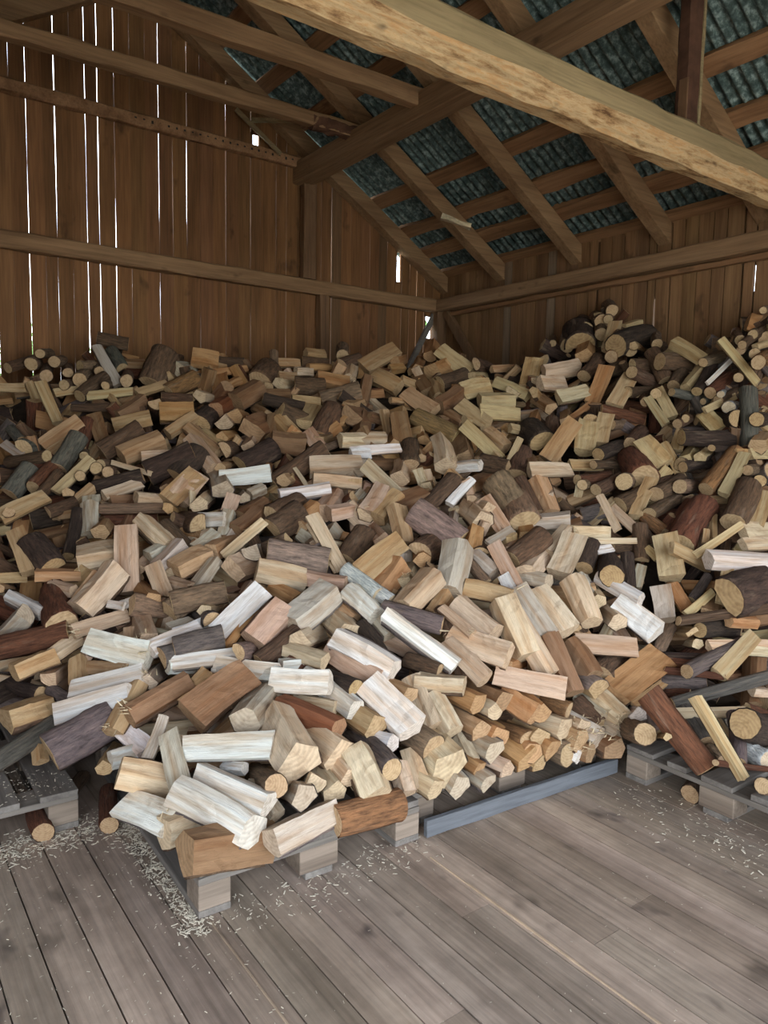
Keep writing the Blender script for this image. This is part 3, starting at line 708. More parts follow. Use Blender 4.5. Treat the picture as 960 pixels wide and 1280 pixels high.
DATA = """
71 904 -15 959 23.8 bl!|lichen-grey bark slab poking out over the small empty-edged pallet
141 895 62 940 48.8 bu!|thick purple-grey barked log lying on its side at the small pallet
91 864 179 842 23.8 fw!|white flat-faced log lying level above the thick purple-grey log
72 894 162 868 27.5 fw!|white log half hidden behind the thick purple-grey barked log
62 881 8 899 40 qt!|tan wedge with split end facing out above the lichen-grey slab
15 854 51 868 18.8 rd|dark brown right-slanting round log below the flaky orange-red log
62 861 91 878 16.2 bu|small purple-grey right-slanting bark-faced log above and left of the thick purple-grey barked log
172 855 141 915 28.8 qt!|tan log with frayed splintered lower end
234 852 160 894 37.5 qn!|orange-brown split log with a raised triangular splinter
205 896 185 948 14.5 sg!|narrow greyish slat standing on end among white logs
155 915 184 939 26.2 fw|white right-slanting flat-faced split log left of the greyish upright slat
180 939 139 950 26.2 qw|white level split log above and left of the wide blond corner log
225 980 150 965 42.5 qp!|wide blond log showing a broad sawn face at the pallet corner side
145 935 131 959 22.5 qt|tan left-slanting split log below and right of the thick purple-grey barked log
155 1008 214 1030 40 fw!|white-faced log with ragged dark bark along its top
212 918 229 990 27.5 fg!|pale log leaning upright with a dark bark stripe down its face
262 1040 205 1064 47.5 qpN|pale blond left-slanting split log below and left of the largest white log
48 925 51 952 20 qt|small tan steep split log right of the lichen-grey bark slab
312 845 242 898 48.8 fn!|broad brown log with flat face up and rough dark end
261 844 225 880 32.5 qt|tan left-slanting split log left of the broad flat brown log
334 868 306 902 45 qg!|grey-weathered wedge with a pale round heart in its end
232 938 340 934 33.8 fw!|bright white log lying level across the stack front
280 960 306 961 17.5 qw*|
250 968 334 1005 33.8 qw!|white log tilted down to the right with a brownish end
315 980 345 1020 27.5 qg|greyish right-slanting split log above and left of the square-edged greyish log
225 992 314 1040 53.8 qw!|largest white log, resting on the square brown block
335 1060 235 1078 58.8 qnN!|heavy brown barked block with orange sawn end at the pallet corner
414 1012 339 1050 46.2 qgN!|square-edged greyish log at the front edge of the pallet
499 1005 420 1026 37.5 boN!|orange-brown bark-faced block with a white end on the pallet edge
342 900 371 952 60 qp!|big blond wedge with a broad grainy end face
392 918 424 945 45 qp!|blond wedge with a rounded ring-marked end
350 882 422 911 31.2 qe!|reddish-brown split log slanting down across the stack front
380 965 392 980 31.2 qp|pale blond end-on split log below and right of the big blond wedge
318 968 345 982 28.8 rt!|short round log with a cut round tan end low in the stack
355 992 379 1004 35 qg|greyish end-on split log above the square-edged greyish log
404 975 418 990 30 qp|pale blond end-on split log above and left of the white-ended orange block
425 960 439 971 27.5 qp|pale blond end-on split log left of the pinkish branch end
340 851 412 854 30 fw!|white log lying level with bark along its lower edge
415 858 445 862 25 bd|dark brown level bark-faced log above and right of the reddish-brown log
265 845 295 841 18.8 fw|small white level flat-faced split log above the broad flat brown log
320 841 349 845 21.2 fw|white level flat-faced split log above the pale-hearted grey wedge
370 875 419 884 20 qp|pale blond level split log above and right of the reddish-brown log
420 880 444 888 27.5 qw|white end-on split log right of the reddish-brown log
445 912 469 910 33.8 qt|tan end-on split log below and left of the white orange-ended log
420 798 491 839 33.8 qw!|pinkish-white log with bright upper face above a second like it
410 812 471 852 26.2 fk|pinkish-tan right-slanting flat-faced split log above and left of the white orange-ended log
460 858 515 912 41.2 fw!|bright white log sloping down right to an orange sawn end
482 856 512 868 26.2 qt|tan right-slanting split log above and right of the white orange-ended log
522 851 580 855 28 qp!|blond log lying level with wedge end just above the sawn stack ends
515 848 541 908 26.2 fp|pale blond right-slanting flat-faced split log below and left of the blond wedge-ended log
540 870 566 915 30 qp|pale blond right-slanting split log below the blond wedge-ended log
568 865 598 878 27.5 qo|orange-tan right-slanting split log below and right of the blond wedge-ended log
592 879 619 889 23.8 qp|pale blond right-slanting split log below and right of the blond wedge-ended log
581 890 602 912 32.5 qt|tan end-on split log above and right of the fan-shaped blond end
625 888 625 920 28.8 qo|orange-tan steep split log below and left of the pinkish-tan flat log
521 910 542 934 32.5 bt|tan end-on bark-faced log above and left of the fan-shaped blond end
565 925 560 958 52.5 qp!|widest blond split end in the front stack, fan-shaped
575 920 591 952 21.2 qp|pale blond right-slanting split log right of the fan-shaped blond end
595 935 600 960 20 qo|small orange-tan steep split log right of the fan-shaped blond end
600 925 618 938 31.2 qg|greyish end-on split log right of the fan-shaped blond end
604 952 635 961 27.5 qp|pale blond level split log right of the fan-shaped blond end
635 938 660 949 35 qo|orange-tan end-on split log right of the fan-shaped blond end
585 970 610 978 26.2 qg|greyish end-on split log below and right of the fan-shaped blond end
555 980 574 984 28.8 qg|greyish end-on split log below the fan-shaped blond end
534 970 545 992 27.5 qp|pale blond end-on split log below and left of the fan-shaped blond end
511 948 528 995 23.8 fp|pale blond steep flat-faced split log below and right of the pinkish branch end
496 958 508 995 27.5 qp|pale blond steep split log below and right of the pinkish branch end
468 938 490 962 26.2 ru!|branch round with a pinkish cut end in the front stack
442 938 469 995 45 qp!|long blond wedge dropping to the lower pallet edge
435 968 449 980 18.8 qp*|
476 916 491 929 23.8 qw|small white end-on split log above the pinkish branch end
619 844 705 861 26.2 fk!|pinkish-tan flat log lying level over the stack ends
612 848 631 876 33.8 qn|brown end-on split log left of the pinkish-tan flat log
629 866 670 892 35 qo|orange-tan right-slanting split log below and left of the pinkish-tan flat log
640 902 660 925 26.2 bo|orange-tan right-slanting bark-faced log below the pinkish-tan flat log
659 912 675 921 28.8 qt|tan end-on split log below the pinkish-tan flat log
485 768 569 831 26.2 qw!|long white log parallel with a pinkish one, pointing down right
558 805 605 850 23.8 fk|pinkish-tan right-slanting flat-faced split log above and right of the blond wedge-ended log
508 824 550 839 18.8 bn|brown right-slanting bark-faced log above and left of the blond wedge-ended log
641 769 686 844 28.8 qp!|pale log lying steeply beside the upright bark-edged split log
684 796 716 866 30 qn!|split log standing on end with a brown bark stripe
712 805 740 846 31.2 qn|brown right-slanting split log right of the bark-striped upright log
721 848 748 861 26.2 bk|pinkish-tan right-slanting bark-faced log below and right of the bark-striped upright log
720 805 796 810 23.8 fk!|pale pink-streaked log lying level with a crack across one end
774 821 750 845 31.2 bn|brown left-slanting bark-faced log below the pink-streaked log
824 825 768 870 41.2 foN!|tan log with orange heart stripe lying flat side up
832 852 792 881 11.2 st|small tan left-slanting slat below and right of the orange-striped log
652 881 678 891 28.8 qo|nearest orange-tan end-on split log below the pinkish-tan flat log
678 874 711 888 21.2 bo|orange-tan right-slanting bark-faced log below and right of the pinkish-tan flat log
721 874 756 896 23.8 qg|greyish right-slanting split log left of the cream splintered log
720 880 749 908 26.2 bn|brown right-slanting bark-faced log left of the cream splintered log
745 871 779 900 31.2 qp!|cream log with splintered upper edge beside the orange-striped log
782 888 814 895 21.2 qg|greyish level split log right of the cream splintered log
759 904 774 916 23.8 qg|small greyish end-on split log below the cream splintered log
784 906 796 911 21.2 qw*|
689 901 706 909 28.8 qp|pale blond end-on split log below and right of the pinkish-tan flat log
714 899 729 908 23.8 qp|small pale blond end-on split log below and left of the cream splintered log
736 911 749 921 28.8 qg|greyish end-on split log below and left of the cream splintered log
705 916 725 926 28.8 qt|tan end-on split log below and left of the cream splintered log
676 926 691 936 31.2 qo|second orange-tan end-on split log below the pinkish-tan flat log
699 938 710 944 26.2 rt|tan end-on round log below and left of the cream splintered log
750 926 768 936 31.2 qn|brown end-on split log below the cream splintered log
724 936 738 942 26.2 qn|brown end-on split log below and left of the cream splintered log
714 941 724 946 17.5 qw*|
650 934 665 942 28.8 qo|third orange-tan end-on split log below the pinkish-tan flat log
664 948 675 954 23.8 qt|small tan end-on split log below the pinkish-tan flat log
779 922 805 936 26.2 rt!|stubby round log at the near end of the branch pallet
799 905 826 931 26.2 bk|pinkish-tan right-slanting bark-faced log left of the long red-brown round log
810 885 882 979 28.8 re!|long red-brown round log sloping down onto the branch pallet
852 899 881 944 23.8 rl!|lichen-speckled log beside the long red-brown log
868 892 927 992 15.9 qy!|long yellow split stick sloping onto the branch pallet
931 890 837 892 13.1 sp!|peeled pale stick lying level across the branches
990 838 842 879 14.6 rl!|long lichened branch curving over the peeled stick
832 838 906 846 7.9 re!|bare orange stripped stick lying level
930 804 859 839 17.3 ru!|purple-brown branch sloping over the wide yellow slab
814 818 879 821 7.1 rd|small dark brown level round log above and right of the orange-striped log
818 827 869 830 14.1 be|red-brown level bark-faced log right of the orange-striped log
827 852 883 855 15.9 bu|purple-grey level bark-faced log right of the orange-striped log
833 866 863 868 12.2 be|small red-brown level bark-faced log right of the orange-striped log
816 862 841 893 15.9 qn|brown right-slanting split log below and right of the orange-striped log
941 796 898 843 19.7 fy!|wide yellow slab with a bark edge under the purple-brown branch
977 819 928 814 12.2 fp|small pale blond level flat-faced split log right of the wide yellow slab
975 808 887 808 15 fp|pale blond level flat-faced split log above and right of the wide yellow slab
960 865 940 863 15.9 qp*|
964 899 933 888 18.8 be|red-brown right-slanting bark-faced log below and right of the long lichened branch
945 904 909 903 7.9 sw|small white level slat below the long lichened branch
887 899 906 929 20.6 sy|yellowish right-slanting slat above the long yellow split stick
956 929 930 924 35.6 rd!|dark log with a half-moon yellow end near the white birch log
927 946 958 968 23.4 rw!|white birch-barked log at the picture's right edge
916 911 921 973 17.8 ru|purple-grey steep round log right of the long yellow split stick
968 981 894 973 6.6 re|small red-brown level round log below and left of the white birch log
823 938 833 940 10.3 qy*|
884 955 902 970 15.9 rt|small tan right-slanting round log below the long yellow split stick
969 999 952 1004 17.8 rt|small tan end-on round log below the white birch log
12 655 11 640 15 qt*|
20 665 38 715 21.2 ft!|tan slat-like log leaning upright near the dark left side
38 678 65 710 32.5 bd|dark brown right-slanting bark-faced log above the knotty red-brown piece
68 645 95 641 12.5 qt*|
112 630 112 668 21.2 qg!|greyish log standing almost upright among small ends
98 640 85 695 15 rd|dark brown steep round log below and left of the upright greyish log
150 690 98 698 37.5 qp!|thick pale log lying level with a slanted end
159 660 161 740 28.8 fk!|tall pinkish log standing on end, darker below
178 650 212 682 26.2 qp!|pale log sloping down right beside the tall pinkish log
205 655 238 688 17.5 bn|brown right-slanting bark-faced log above and right of the tall pinkish log
228 681 200 712 27.5 qg|greyish left-slanting split log right of the tall pinkish log
132 655 125 665 22.5 qt|small tan end-on split log below and right of the upright greyish log
100 718 45 718 18.8 qt|tan level split log above the knotty red-brown piece
32 722 -5 724 13.8 ft|small tan level flat-faced split log above and left of the knotty red-brown piece
11 736 -2 736 15 qt*|
145 712 100 762 37.5 qp!|pale log with lengthwise ridge leaning over the red-brown bark piece
122 718 92 760 15 ft|tan left-slanting flat-faced split log above and right of the knotty red-brown piece
64 732 92 739 17.5 qk|small pinkish-tan level split log above the knotty red-brown piece
186 695 172 710 17.5 qk*|
208 682 185 695 20 qg|small greyish left-slanting split log right of the tall pinkish log
225 695 218 715 20 qp*|
192 708 208 752 21.2 fk|pinkish-tan steep flat-faced split log below and right of the tall pinkish log
172 730 190 748 22.5 qo!|short log with an orange split face among greyish logs
210 728 238 735 20 qk|small pinkish-tan level split log below and right of the tall pinkish log
15 745 55 765 21.2 qw!|whitish log with dark underside beside the round red-brown bark piece
-2 800 31 768 27.5 qg|greyish left-slanting split log above and left of the flaky orange-red log
68 740 78 782 35 re!|knotty red-brown bark piece with a pale knot
85 790 -5 810 28.8 be!|flaky orange-red bark log jutting from the dark left side
158 770 92 790 17.5 fk|pinkish-tan left-slanting flat-faced split log above and left of the white splintered log
98 798 65 820 21.2 qp|pale blond left-slanting split log right of the flaky orange-red log
68 820 18 840 26.2 qt!|tan split log with pale rounded end under the flaky orange-red bark log
85 832 62 848 22.5 qk|pinkish-tan left-slanting split log below and right of the flaky orange-red log
212 760 165 755 25 bt|tan level bark-faced log below and right of the tall pinkish log
175 770 185 800 27.5 qk!|pinkish end-cut log with splintered top
150 758 175 748 11.2 sw|small white left-slanting slat below the tall pinkish log
135 755 155 758 10 sw|small white level slat above the white splintered log
245 745 212 765 27.5 bt|tan left-slanting bark-faced log above the flaked bark log
240 778 212 788 20 qg|small greyish left-slanting split log above and left of the flaked bark log
112 802 186 820 32.5 fw!|white log with a tiny hanging splinter, lying level
112 835 160 838 21.2 qt|tan level split log below and left of the white splintered log
98 822 99 855 22.5 qt|tan steep split log below and left of the white splintered log
118 808 105 825 15 qk*|
250 788 188 812 22.5 fw!|white log sloping up right behind the bark-faced purple log
252 808 202 822 27.5 bu|purple-grey left-slanting bark-faced log below and left of the flaked bark log
185 792 212 795 17.5 qg|small greyish level split log left of the flaked bark log
252 830 210 832 21.2 qw|white level split log below and left of the flaked bark log
200 838 185 852 25 qg|greyish end-on split log below and right of the white splintered log
228 652 248 655 27.5 bn|brown end-on bark-faced log below the blackish charred log
248 650 280 649 17.5 sw|small white level slat below the striped pinkish log
286 640 278 672 20 qg|greyish steep split log left of the bark-topped half log
325 642 298 665 27.5 qn!|brown-faced split log with a pale tan end pointing down left
375 640 340 662 32.5 bn!|bark-topped half log with a pale cut end
390 640 372 660 22.5 qt|small tan left-slanting split log right of the bark-topped half log
390 645 428 712 16.2 sp!|long pale slat lying steep beside a twin slat
385 655 420 715 6.2 sp|small pale blond right-slanting slat below and left of the long pale slat
330 652 280 695 12.5 sp|pale blond left-slanting slat below and left of the bark-topped half log
235 658 215 648 17.5 bn|small brown right-slanting bark-faced log below the blackish charred log
270 668 245 688 22.5 qg|second greyish left-slanting split log above and left of the orange-undersided white log
295 675 265 690 27.5 qt|tan left-slanting split log left of the bark-topped half log
258 692 218 712 32.5 qt|tan left-slanting split log right of the tall pinkish log
270 700 240 740 20 qg|nearest greyish left-slanting split log above and left of the orange-undersided white log
325 688 315 690 25 qg|greyish end-on split log below and left of the bark-topped half log
410 702 335 690 31.2 bk!|grey-pink bark-covered log lying level above a blond log
458 665 435 702 30 bn|brown left-slanting bark-faced log right of the long pale slat
325 690 360 675 17.5 bt|tan left-slanting bark-faced log above and left of the grey-pink barked log
380 676 395 680 17.5 qk*|
328 700 292 712 32.5 fk|pinkish-tan left-slanting flat-faced split log above the orange-undersided white log
380 725 322 712 31.2 qp!|blond log lying level below the grey-pink bark-covered log
381 722 432 730 21.2 qk|pinkish-tan level split log above and right of the grey-topped wedge
432 712 472 742 18.8 bw!|white-and-bark narrow log pointing down right
328 738 272 792 27.5 fw!|white log with an orange underside split into two strips
320 755 280 810 16.2 qo|orange-tan left-slanting split log below the orange-undersided white log
412 738 362 780 42.5 qg!|grey-topped wedge with a cream lower face, leaning up right
355 760 318 802 40 qk!|tan log with ring-marked pinkish end
340 735 370 750 20 qo|orange-tan right-slanting split log above and left of the grey-topped wedge
435 740 470 770 30 qw!|pale grey-white log pointing down right beside the white-and-bark one
405 760 435 790 35 qp|pale blond right-slanting split log below and right of the grey-topped wedge
400 788 375 800 30 qp|pale blond end-on split log below the grey-topped wedge
420 750 445 772 17.5 qt|small tan right-slanting split log right of the grey-topped wedge
360 812 405 826 23.8 qp!|half-round blond end piece with a dark gap above
372 790 325 828 22.5 bn|brown left-slanting bark-faced log below and left of the grey-topped wedge
325 812 298 815 22.5 bk|pinkish-tan level bark-faced log below the orange-undersided white log
282 740 215 755 27.5 bt!|tan rough-faced log lying level with an orange end
280 758 258 765 22.5 qp|small pale blond left-slanting split log left of the orange-undersided white log
245 765 265 775 22.5 bu|small purple-grey end-on bark-faced log above the flaked bark log
290 760 268 780 15 bn|small brown left-slanting bark-faced log left of the orange-undersided white log
262 781 218 798 23.8 fw|white left-slanting flat-faced split log above and left of the flaked bark log
278 795 218 810 27.5 bu!|bark log with flaked purple-grey surface above a white slab
295 820 215 830 18.8 fw|white level flat-faced split log below the flaked bark log
270 832 348 842 22.5 fw|white level flat-faced split log above and right of the broad flat brown log
400 825 352 830 17.5 qw|white level split log below the grey-topped wedge
425 800 468 825 27.5 qw|white right-slanting split log below and right of the grey-topped wedge
465 620 458 642 25 qk|pinkish-tan end-on split log below and right of the wide blunt pale log
498 620 472 648 25 qt|tan left-slanting split log left of the grey-brown rough log
530 618 490 635 27.5 qn|second brown left-slanting split log above and left of the grey-brown rough log
495 635 505 680 25 qt|tan steep split log left of the grey-brown rough log
518 640 575 678 36.2 bk!|grey-brown rough-barked log sloping down right in the middle of the heap
552 675 525 692 32.5 bn|brown end-on bark-faced log below the grey-brown rough log
528 682 528 700 22.5 qo|small orange-tan end-on split log below and left of the grey-brown rough log
500 678 452 718 28.8 ft!|brown-edged tan log leaning up right with an orange end piece under it
500 705 475 738 32.5 qo!|orange sawn half-round beneath a tan log
515 705 505 728 22.5 qp|small pale blond left-slanting split log left of the grey-white splintered log
438 720 488 752 18.8 bw|white right-slanting bark-faced log right of the grey-topped wedge
465 662 478 675 22.5 qk|small pinkish-tan end-on split log right of the long pale slat
572 682 560 740 38.8 qg!|grey-white log standing up with a hanging pale splinter
542 720 505 760 35 qk!|wide tan split log left of the grey standing log
558 742 540 768 22.5 qt|tan left-slanting split log below the grey-white splintered log
580 635 602 652 30 qp|pale blond end-on split log below and left of the flaky brown steep log
568 640 565 655 12.5 qg*|
605 625 632 665 20 fk|pinkish-tan right-slanting flat-faced split log below and left of the flaky brown steep log
595 660 588 692 22.5 qo!|thin curved log with glowing orange end
640 662 610 680 11.2 sg|small greyish left-slanting slat above the pink-white narrow log
640 620 655 652 37.5 bt!|wide brown-bark log at the heap's upper middle, standing steep
655 652 660 670 22.5 qo|small orange-tan end-on split log below the wide brown-bark log
678 670 640 700 27.5 bn!|bark-faced grey-brown log leaning up right
650 672 635 692 22.5 qk|small pinkish-tan left-slanting split log above and right of the pink-white narrow log
680 692 658 718 32.5 qp|pale blond end-on split log right of the pink-white narrow log
590 695 618 718 25 qg|greyish right-slanting split log left of the pink-white narrow log
600 675 600 692 20 bn|small brown end-on bark-faced log above and left of the pink-white narrow log
580 695 608 728 12.5 bt|small tan right-slanting bark-faced log right of the grey-white splintered log
618 682 645 735 18.8 fk!|long narrow pink-white log sloping steeply down right
630 720 640 738 15 sw|small white right-slanting slat below the pink-white narrow log
582 735 638 748 28.8 qt!|ridged tan log lying level under the hanging splinter
572 755 618 792 32.5 qp!|pale log with squared end pointing down right
628 750 658 820 37.5 qp!|pale ridged log sloping steeply down right to a square end
565 795 635 820 31.2 fp!|pale smooth log lying level with sawn right end
648 735 688 795 22.5 fg!|grey-white slim log pointing down right, beside a broader white one
648 722 685 728 25 qg|greyish level split log below and right of the pink-white narrow log
662 745 690 770 27.5 fg|greyish right-slanting flat-faced split log above and right of the pale ridged log
478 762 552 782 22.5 bu!|purple-grey bark log lying nearly level below the hanging splinter log
550 760 562 795 15 bn|small brown steep bark-faced log below the grey-white splintered log
552 760 590 792 12.5 sk|pinkish-tan right-slanting slat below the grey-white splintered log
445 738 490 792 27.5 qg|greyish right-slanting split log right of the grey-topped wedge
450 780 478 818 17.5 bd|dark brown right-slanting bark-faced log below and right of the grey-topped wedge
655 825 635 832 17.5 qo*|
658 780 680 845 25 fp|pale blond steep flat-faced split log above and left of the bark-striped upright log
648 600 670 642 17.5 bn|brown right-slanting bark-faced log above and right of the wide brown-bark log
672 600 688 640 23.8 qt|tan steep split log above the pale grey border log
688 648 688 652 2.5 bn|small brown steep bark-faced log right of the pale grey border log
660 652 712 648 21.2 qg!|pale grey log lying level where the blond and branch heaps meet
710 662 685 692 20 qp|pale blond left-slanting split log below the pale grey border log
718 672 698 718 30 fp!|pale flat-faced log standing steep with a shadowed side
760 665 715 665 20 qp!|pale log with splintered shaggy side
795 676 732 676 7.5 sp|small pale blond level slat below and left of the long yellow slat
738 680 730 710 22.5 rd|dark brown steep round log below and right of the pale grey border log
765 685 745 688 11.2 sw|small white level slat below and right of the pale grey border log
792 685 765 685 12.5 bn|small brown level bark-faced log left of the yellow-green plank log
765 700 765 720 25 rd!|dark round bark stub standing on end
784 692 786 735 15 bd|dark brown steep bark-faced log left of the yellow-green plank log
750 620 772 662 10 sp!|thin pale slat leaning steep in front of the branch pile
765 635 795 662 12.5 sk|small pinkish-tan right-slanting slat below and left of the long yellow slat
805 645 830 665 15 bo|small orange-tan right-slanting bark-faced log below the long yellow slat
815 600 795 645 16.2 fy!|long yellow slat leaning up right in the branch pile
810 615 775 632 22.5 bn|brown left-slanting bark-faced log left of the long yellow slat
840 605 815 625 25 rn|brown left-slanting round log right of the long yellow slat
845 622 812 642 17.5 rn|brown left-slanting round log below and right of the long yellow slat
862 628 835 665 12.5 be|small red-brown left-slanting bark-faced log above and left of the thick red-brown round log
880 632 850 682 32.5 re!|thick red-brown round log leaning up right behind the yellow-green plank
832 672 840 722 30 fy!|yellow-green plank log with rounded lower end in the branch pile
885 708 840 685 15 sy|yellowish right-slanting slat right of the yellow-green plank log
808 685 822 698 10 sy|small yellowish right-slanting slat left of the yellow-green plank log
800 658 802 700 17.5 bn|brown steep bark-faced log above and left of the yellow-green plank log
798 658 815 682 15 bn|small brown right-slanting bark-faced log above and left of the yellow-green plank log
802 708 795 735 12.5 fg*|
825 735 832 775 23.8 fg!|curved pale greenish slab standing in the branch pile
838 732 858 762 17.5 fo|orange-tan right-slanting flat-faced split log below the yellow-green plank log
890 740 858 768 10 sy|small yellowish left-slanting slat below and left of the yellow lath
885 720 865 750 11.2 bu|small purple-grey left-slanting bark-faced log left of the yellow lath
725 720 740 745 20 qg|small greyish right-slanting split log above and left of the bluish-white log
738 738 748 752 20 qp*|
748 720 800 750 20 qw!|white-faced log with a brown bark top sloping down right
715 725 738 778 31.2 qp!|pale square-edged log sloping steeply down right
750 760 772 778 25 qp|pale blond right-slanting split log left of the bluish-white log
772 755 820 792 30 fw!|bright bluish-white log sloping down right beside the branch pile
670 740 708 790 31.2 fp!|pale flat log lying steep between two narrower pale logs
708 768 718 785 17.5 bn|small brown right-slanting bark-faced log above and left of the pink-streaked log
838 782 822 815 15 bt|small tan left-slanting bark-faced log below and right of the bluish-white log
855 772 880 772 11.2 re|small red-brown level round log below and left of the yellow lath
848 788 865 790 13.8 sy|small yellowish level slat right of the bluish-white log
858 802 872 805 15 qp*|
935 609 916 653 28.1 rn!|forked dark branch trunk leaning at the picture's right side
894 638 928 636 15 rn|small brown level round log left of the forked branch trunk
909 624 873 628 13.1 qt*|
937 611 914 621 7.5 sy|small yellowish left-slanting slat above the forked branch trunk
954 617 943 658 20.6 fy|yellowish steep flat-faced split log right of the forked branch trunk
890 645 890 675 13.1 qt*|
883 662 881 679 7.5 st|small tan steep slat below and right of the thick red-brown round log
926 656 869 694 9.4 sy!|long yellow stick leaning up right below the forked branch
961 664 928 664 20.6 fp|pale blond level flat-faced split log below and right of the forked branch trunk
961 679 929 681 16.9 fp|small pale blond level flat-faced split log below the forked branch trunk
961 705 886 700 26.3 qw!|large white-faced log lying level at the picture's right side
913 694 902 754 14.1 fy!|yellow lath standing upright across the large white-faced log
956 731 911 746 48.8 bd!|broad dark bark log below the large white-faced log
896 743 888 767 20.6 fn|small brown steep flat-faced split log below and left of the yellow lath
959 761 849 776 11.3 rn!|long thin brown branch lying level over a pale plank
913 784 875 788 20.6 rd|dark brown level round log above and left of the wide yellow slab
944 778 911 776 16.9 qo|small orange-tan level split log below the broad dark bark log
62 442 50 442 11.2 rt|small tan level round log above the steep yellowish slat
42 450 10 460 12.5 rn|small brown left-slanting round log above and left of the steep yellowish slat
46 454 39 455 15 rt|second small tan end-on round log above the steep yellowish slat
78 450 68 452 12.5 rt|third small tan end-on round log above the steep yellowish slat
60 460 58 470 13.8 rt|nearest small tan end-on round log above the steep yellowish slat
85 460 85 466 12.5 rt|second small tan end-on round log above and right of the steep yellowish slat
118 458 100 458 13.8 rt|small tan level round log below and left of the barked crest log
124 455 124 464 10.5 rt|small tan end-on round log below and left of the barked crest log
160 430 122 422 15 bn!|brown barked log at the crest of the pile against the plank wall
121 434 148 481 12.5 fg!|pale slat leaning on the pile crest below the plank wall
138 438 152 460 15 bl|small lichen-grey right-slanting bark-faced log below the barked crest log
160 470 158 476 15 rt|nearest small tan end-on round log below the barked crest log
30 485 -2 485 11.2 fy*|
50 479 72 528 13.8 fy!|yellowish slat leaning steeply at the dark left end of the pile
90 481 80 481 11.2 rt|nearest small tan end-on round log above and right of the steep yellowish slat
112 468 100 475 15 rt|third small tan end-on round log above and right of the steep yellowish slat
100 488 68 492 10 fy*|
132 472 100 495 15 rn|small brown left-slanting round log right of the steep yellowish slat
140 480 132 482 10 rt|second small tan end-on round log below the barked crest log
165 490 110 496 11.2 fy|yellowish level flat-faced split log above the bark-backed half log
135 490 150 510 11.2 qt*|
145 509 90 510 10 bn|small brown level bark-faced log above and left of the bark-backed half log
180 500 148 520 20 qn|brown left-slanting split log above the bark-backed half log
208 442 190 480 32.5 bn!|fat brown-barked log leaning upright near the pile crest
210 468 200 445 12.5 qo*|
208 480 172 492 11.2 ft*|
220 470 210 472 20 qt*|
240 462 222 460 20 qg*|
245 472 210 490 20 bo|orange-tan left-slanting bark-faced log above the broad orange face
240 500 202 498 13.8 bn|small brown level bark-faced log above the broad orange face
195 520 195 505 17.5 bn|small brown end-on bark-faced log left of the broad orange face
242 518 200 518 27.5 fo!|orange-tan broad split face high in the left pile
244 520 210 542 16.2 qt|tan left-slanting split log below the broad orange face
188 522 142 532 18.8 qt|tan level split log above and right of the bark-backed half log
100 528 55 560 21.2 ft!|tan log lying up-right in the dim left part of the pile
110 528 100 560 17.5 re|small red-brown steep round log left of the bark-backed half log
118 520 130 555 17.5 fn|brown steep flat-faced split log above and left of the bark-backed half log
175 535 128 565 22.5 bn!|half log with bark back and pale curved end in the left pile
202 550 152 570 26.2 qt!|broad tan block lying up-right in the left pile
222 572 178 575 17.5 fp|pale blond level flat-faced split log left of the blackish charred log
140 578 188 592 6.2 sp|small pale blond right-slanting slat below the bark-backed half log
50 558 30 560 25 bl|lichen-grey end-on bark-faced log below the steep yellowish slat
12 535 25 550 11.2 bl|small lichen-grey right-slanting bark-faced log below and left of the steep yellowish slat
5 555 28 570 11.2 fg*|
10 578 58 570 12.5 rn|brown level round log left of the yellow-white slat
62 570 40 595 17.5 be|small red-brown left-slanting bark-faced log left of the yellow-white slat
98 545 72 585 22.5 bl!|grey-backed half log with pale end pointing down left
115 574 70 615 13 fy!|clean yellow-white slat lying up-right in the dim left pile
82 555 62 568 12.5 fy*|
38 585 12 618 22.5 bl|lichen-grey left-slanting bark-faced log left of the yellow-white slat
68 585 42 610 20 re|red-brown left-slanting round log left of the yellow-white slat
108 565 105 570 10 rt|small tan end-on round log above and right of the yellow-white slat
75 590 52 618 12.5 bn|small brown left-slanting bark-faced log left of the yellow-white slat
58 622 2 648 21.2 fy!|yellowish log sloping down to the dark left edge
95 628 60 640 15 bn|small brown left-slanting bark-faced log above and left of the upright greyish log
115 610 70 645 15 qt|tan left-slanting split log above and left of the upright greyish log
115 622 115 650 20 fg|small greyish steep flat-faced split log above the upright greyish log
102 600 100 595 12.5 rt|nearest small tan end-on round log right of the yellow-white slat
90 620 85 615 15 qt*|
130 590 120 585 13.8 rt|second small tan end-on round log right of the yellow-white slat
145 588 135 590 13.8 rt|small tan end-on round log below the bark-backed half log
140 582 125 581 12.5 rt|small tan level round log below and left of the bark-backed half log
178 595 118 610 17.5 bd|dark brown level bark-faced log below the bark-backed half log
175 605 130 620 15 fp|pale blond left-slanting flat-faced split log above and right of the upright greyish log
170 625 138 626 12.5 fn*|
200 625 170 622 20 qk|pinkish-tan level split log below and left of the blackish charred log
240 565 185 592 27.5 bd!|blackish charred-looking bark log in the left middle of the pile
245 595 210 628 27.5 ft|tan left-slanting flat-faced split log below and right of the blackish charred log
215 602 208 612 17.5 qn*|
210 635 125 636 12.5 bt|tan level bark-faced log right of the upright greyish log
155 640 125 632 12.5 bt|small tan level bark-faced log above and right of the upright greyish log
222 642 210 635 15 qo*|
272 452 240 446 25 qo!|orange-ended log lying at the pile crest by the plank wall
305 454 265 451 12.5 bn|small brown level bark-faced log right of the orange-ended crest log
282 458 260 458 10 qt*|
309 461 268 466 8.8 so|small orange-tan level slat below and right of the orange-ended crest log
275 465 278 488 20 fo*|
338 460 325 478 30 bn!|dark brown broad bark log under the crest
342 441 342 472 10 rt|small tan steep round log above and right of the broad dark crest log
375 456 345 455 12.5 ft*|
410 455 378 452 12.5 bn|small brown level bark-faced log right of the broad dark crest log
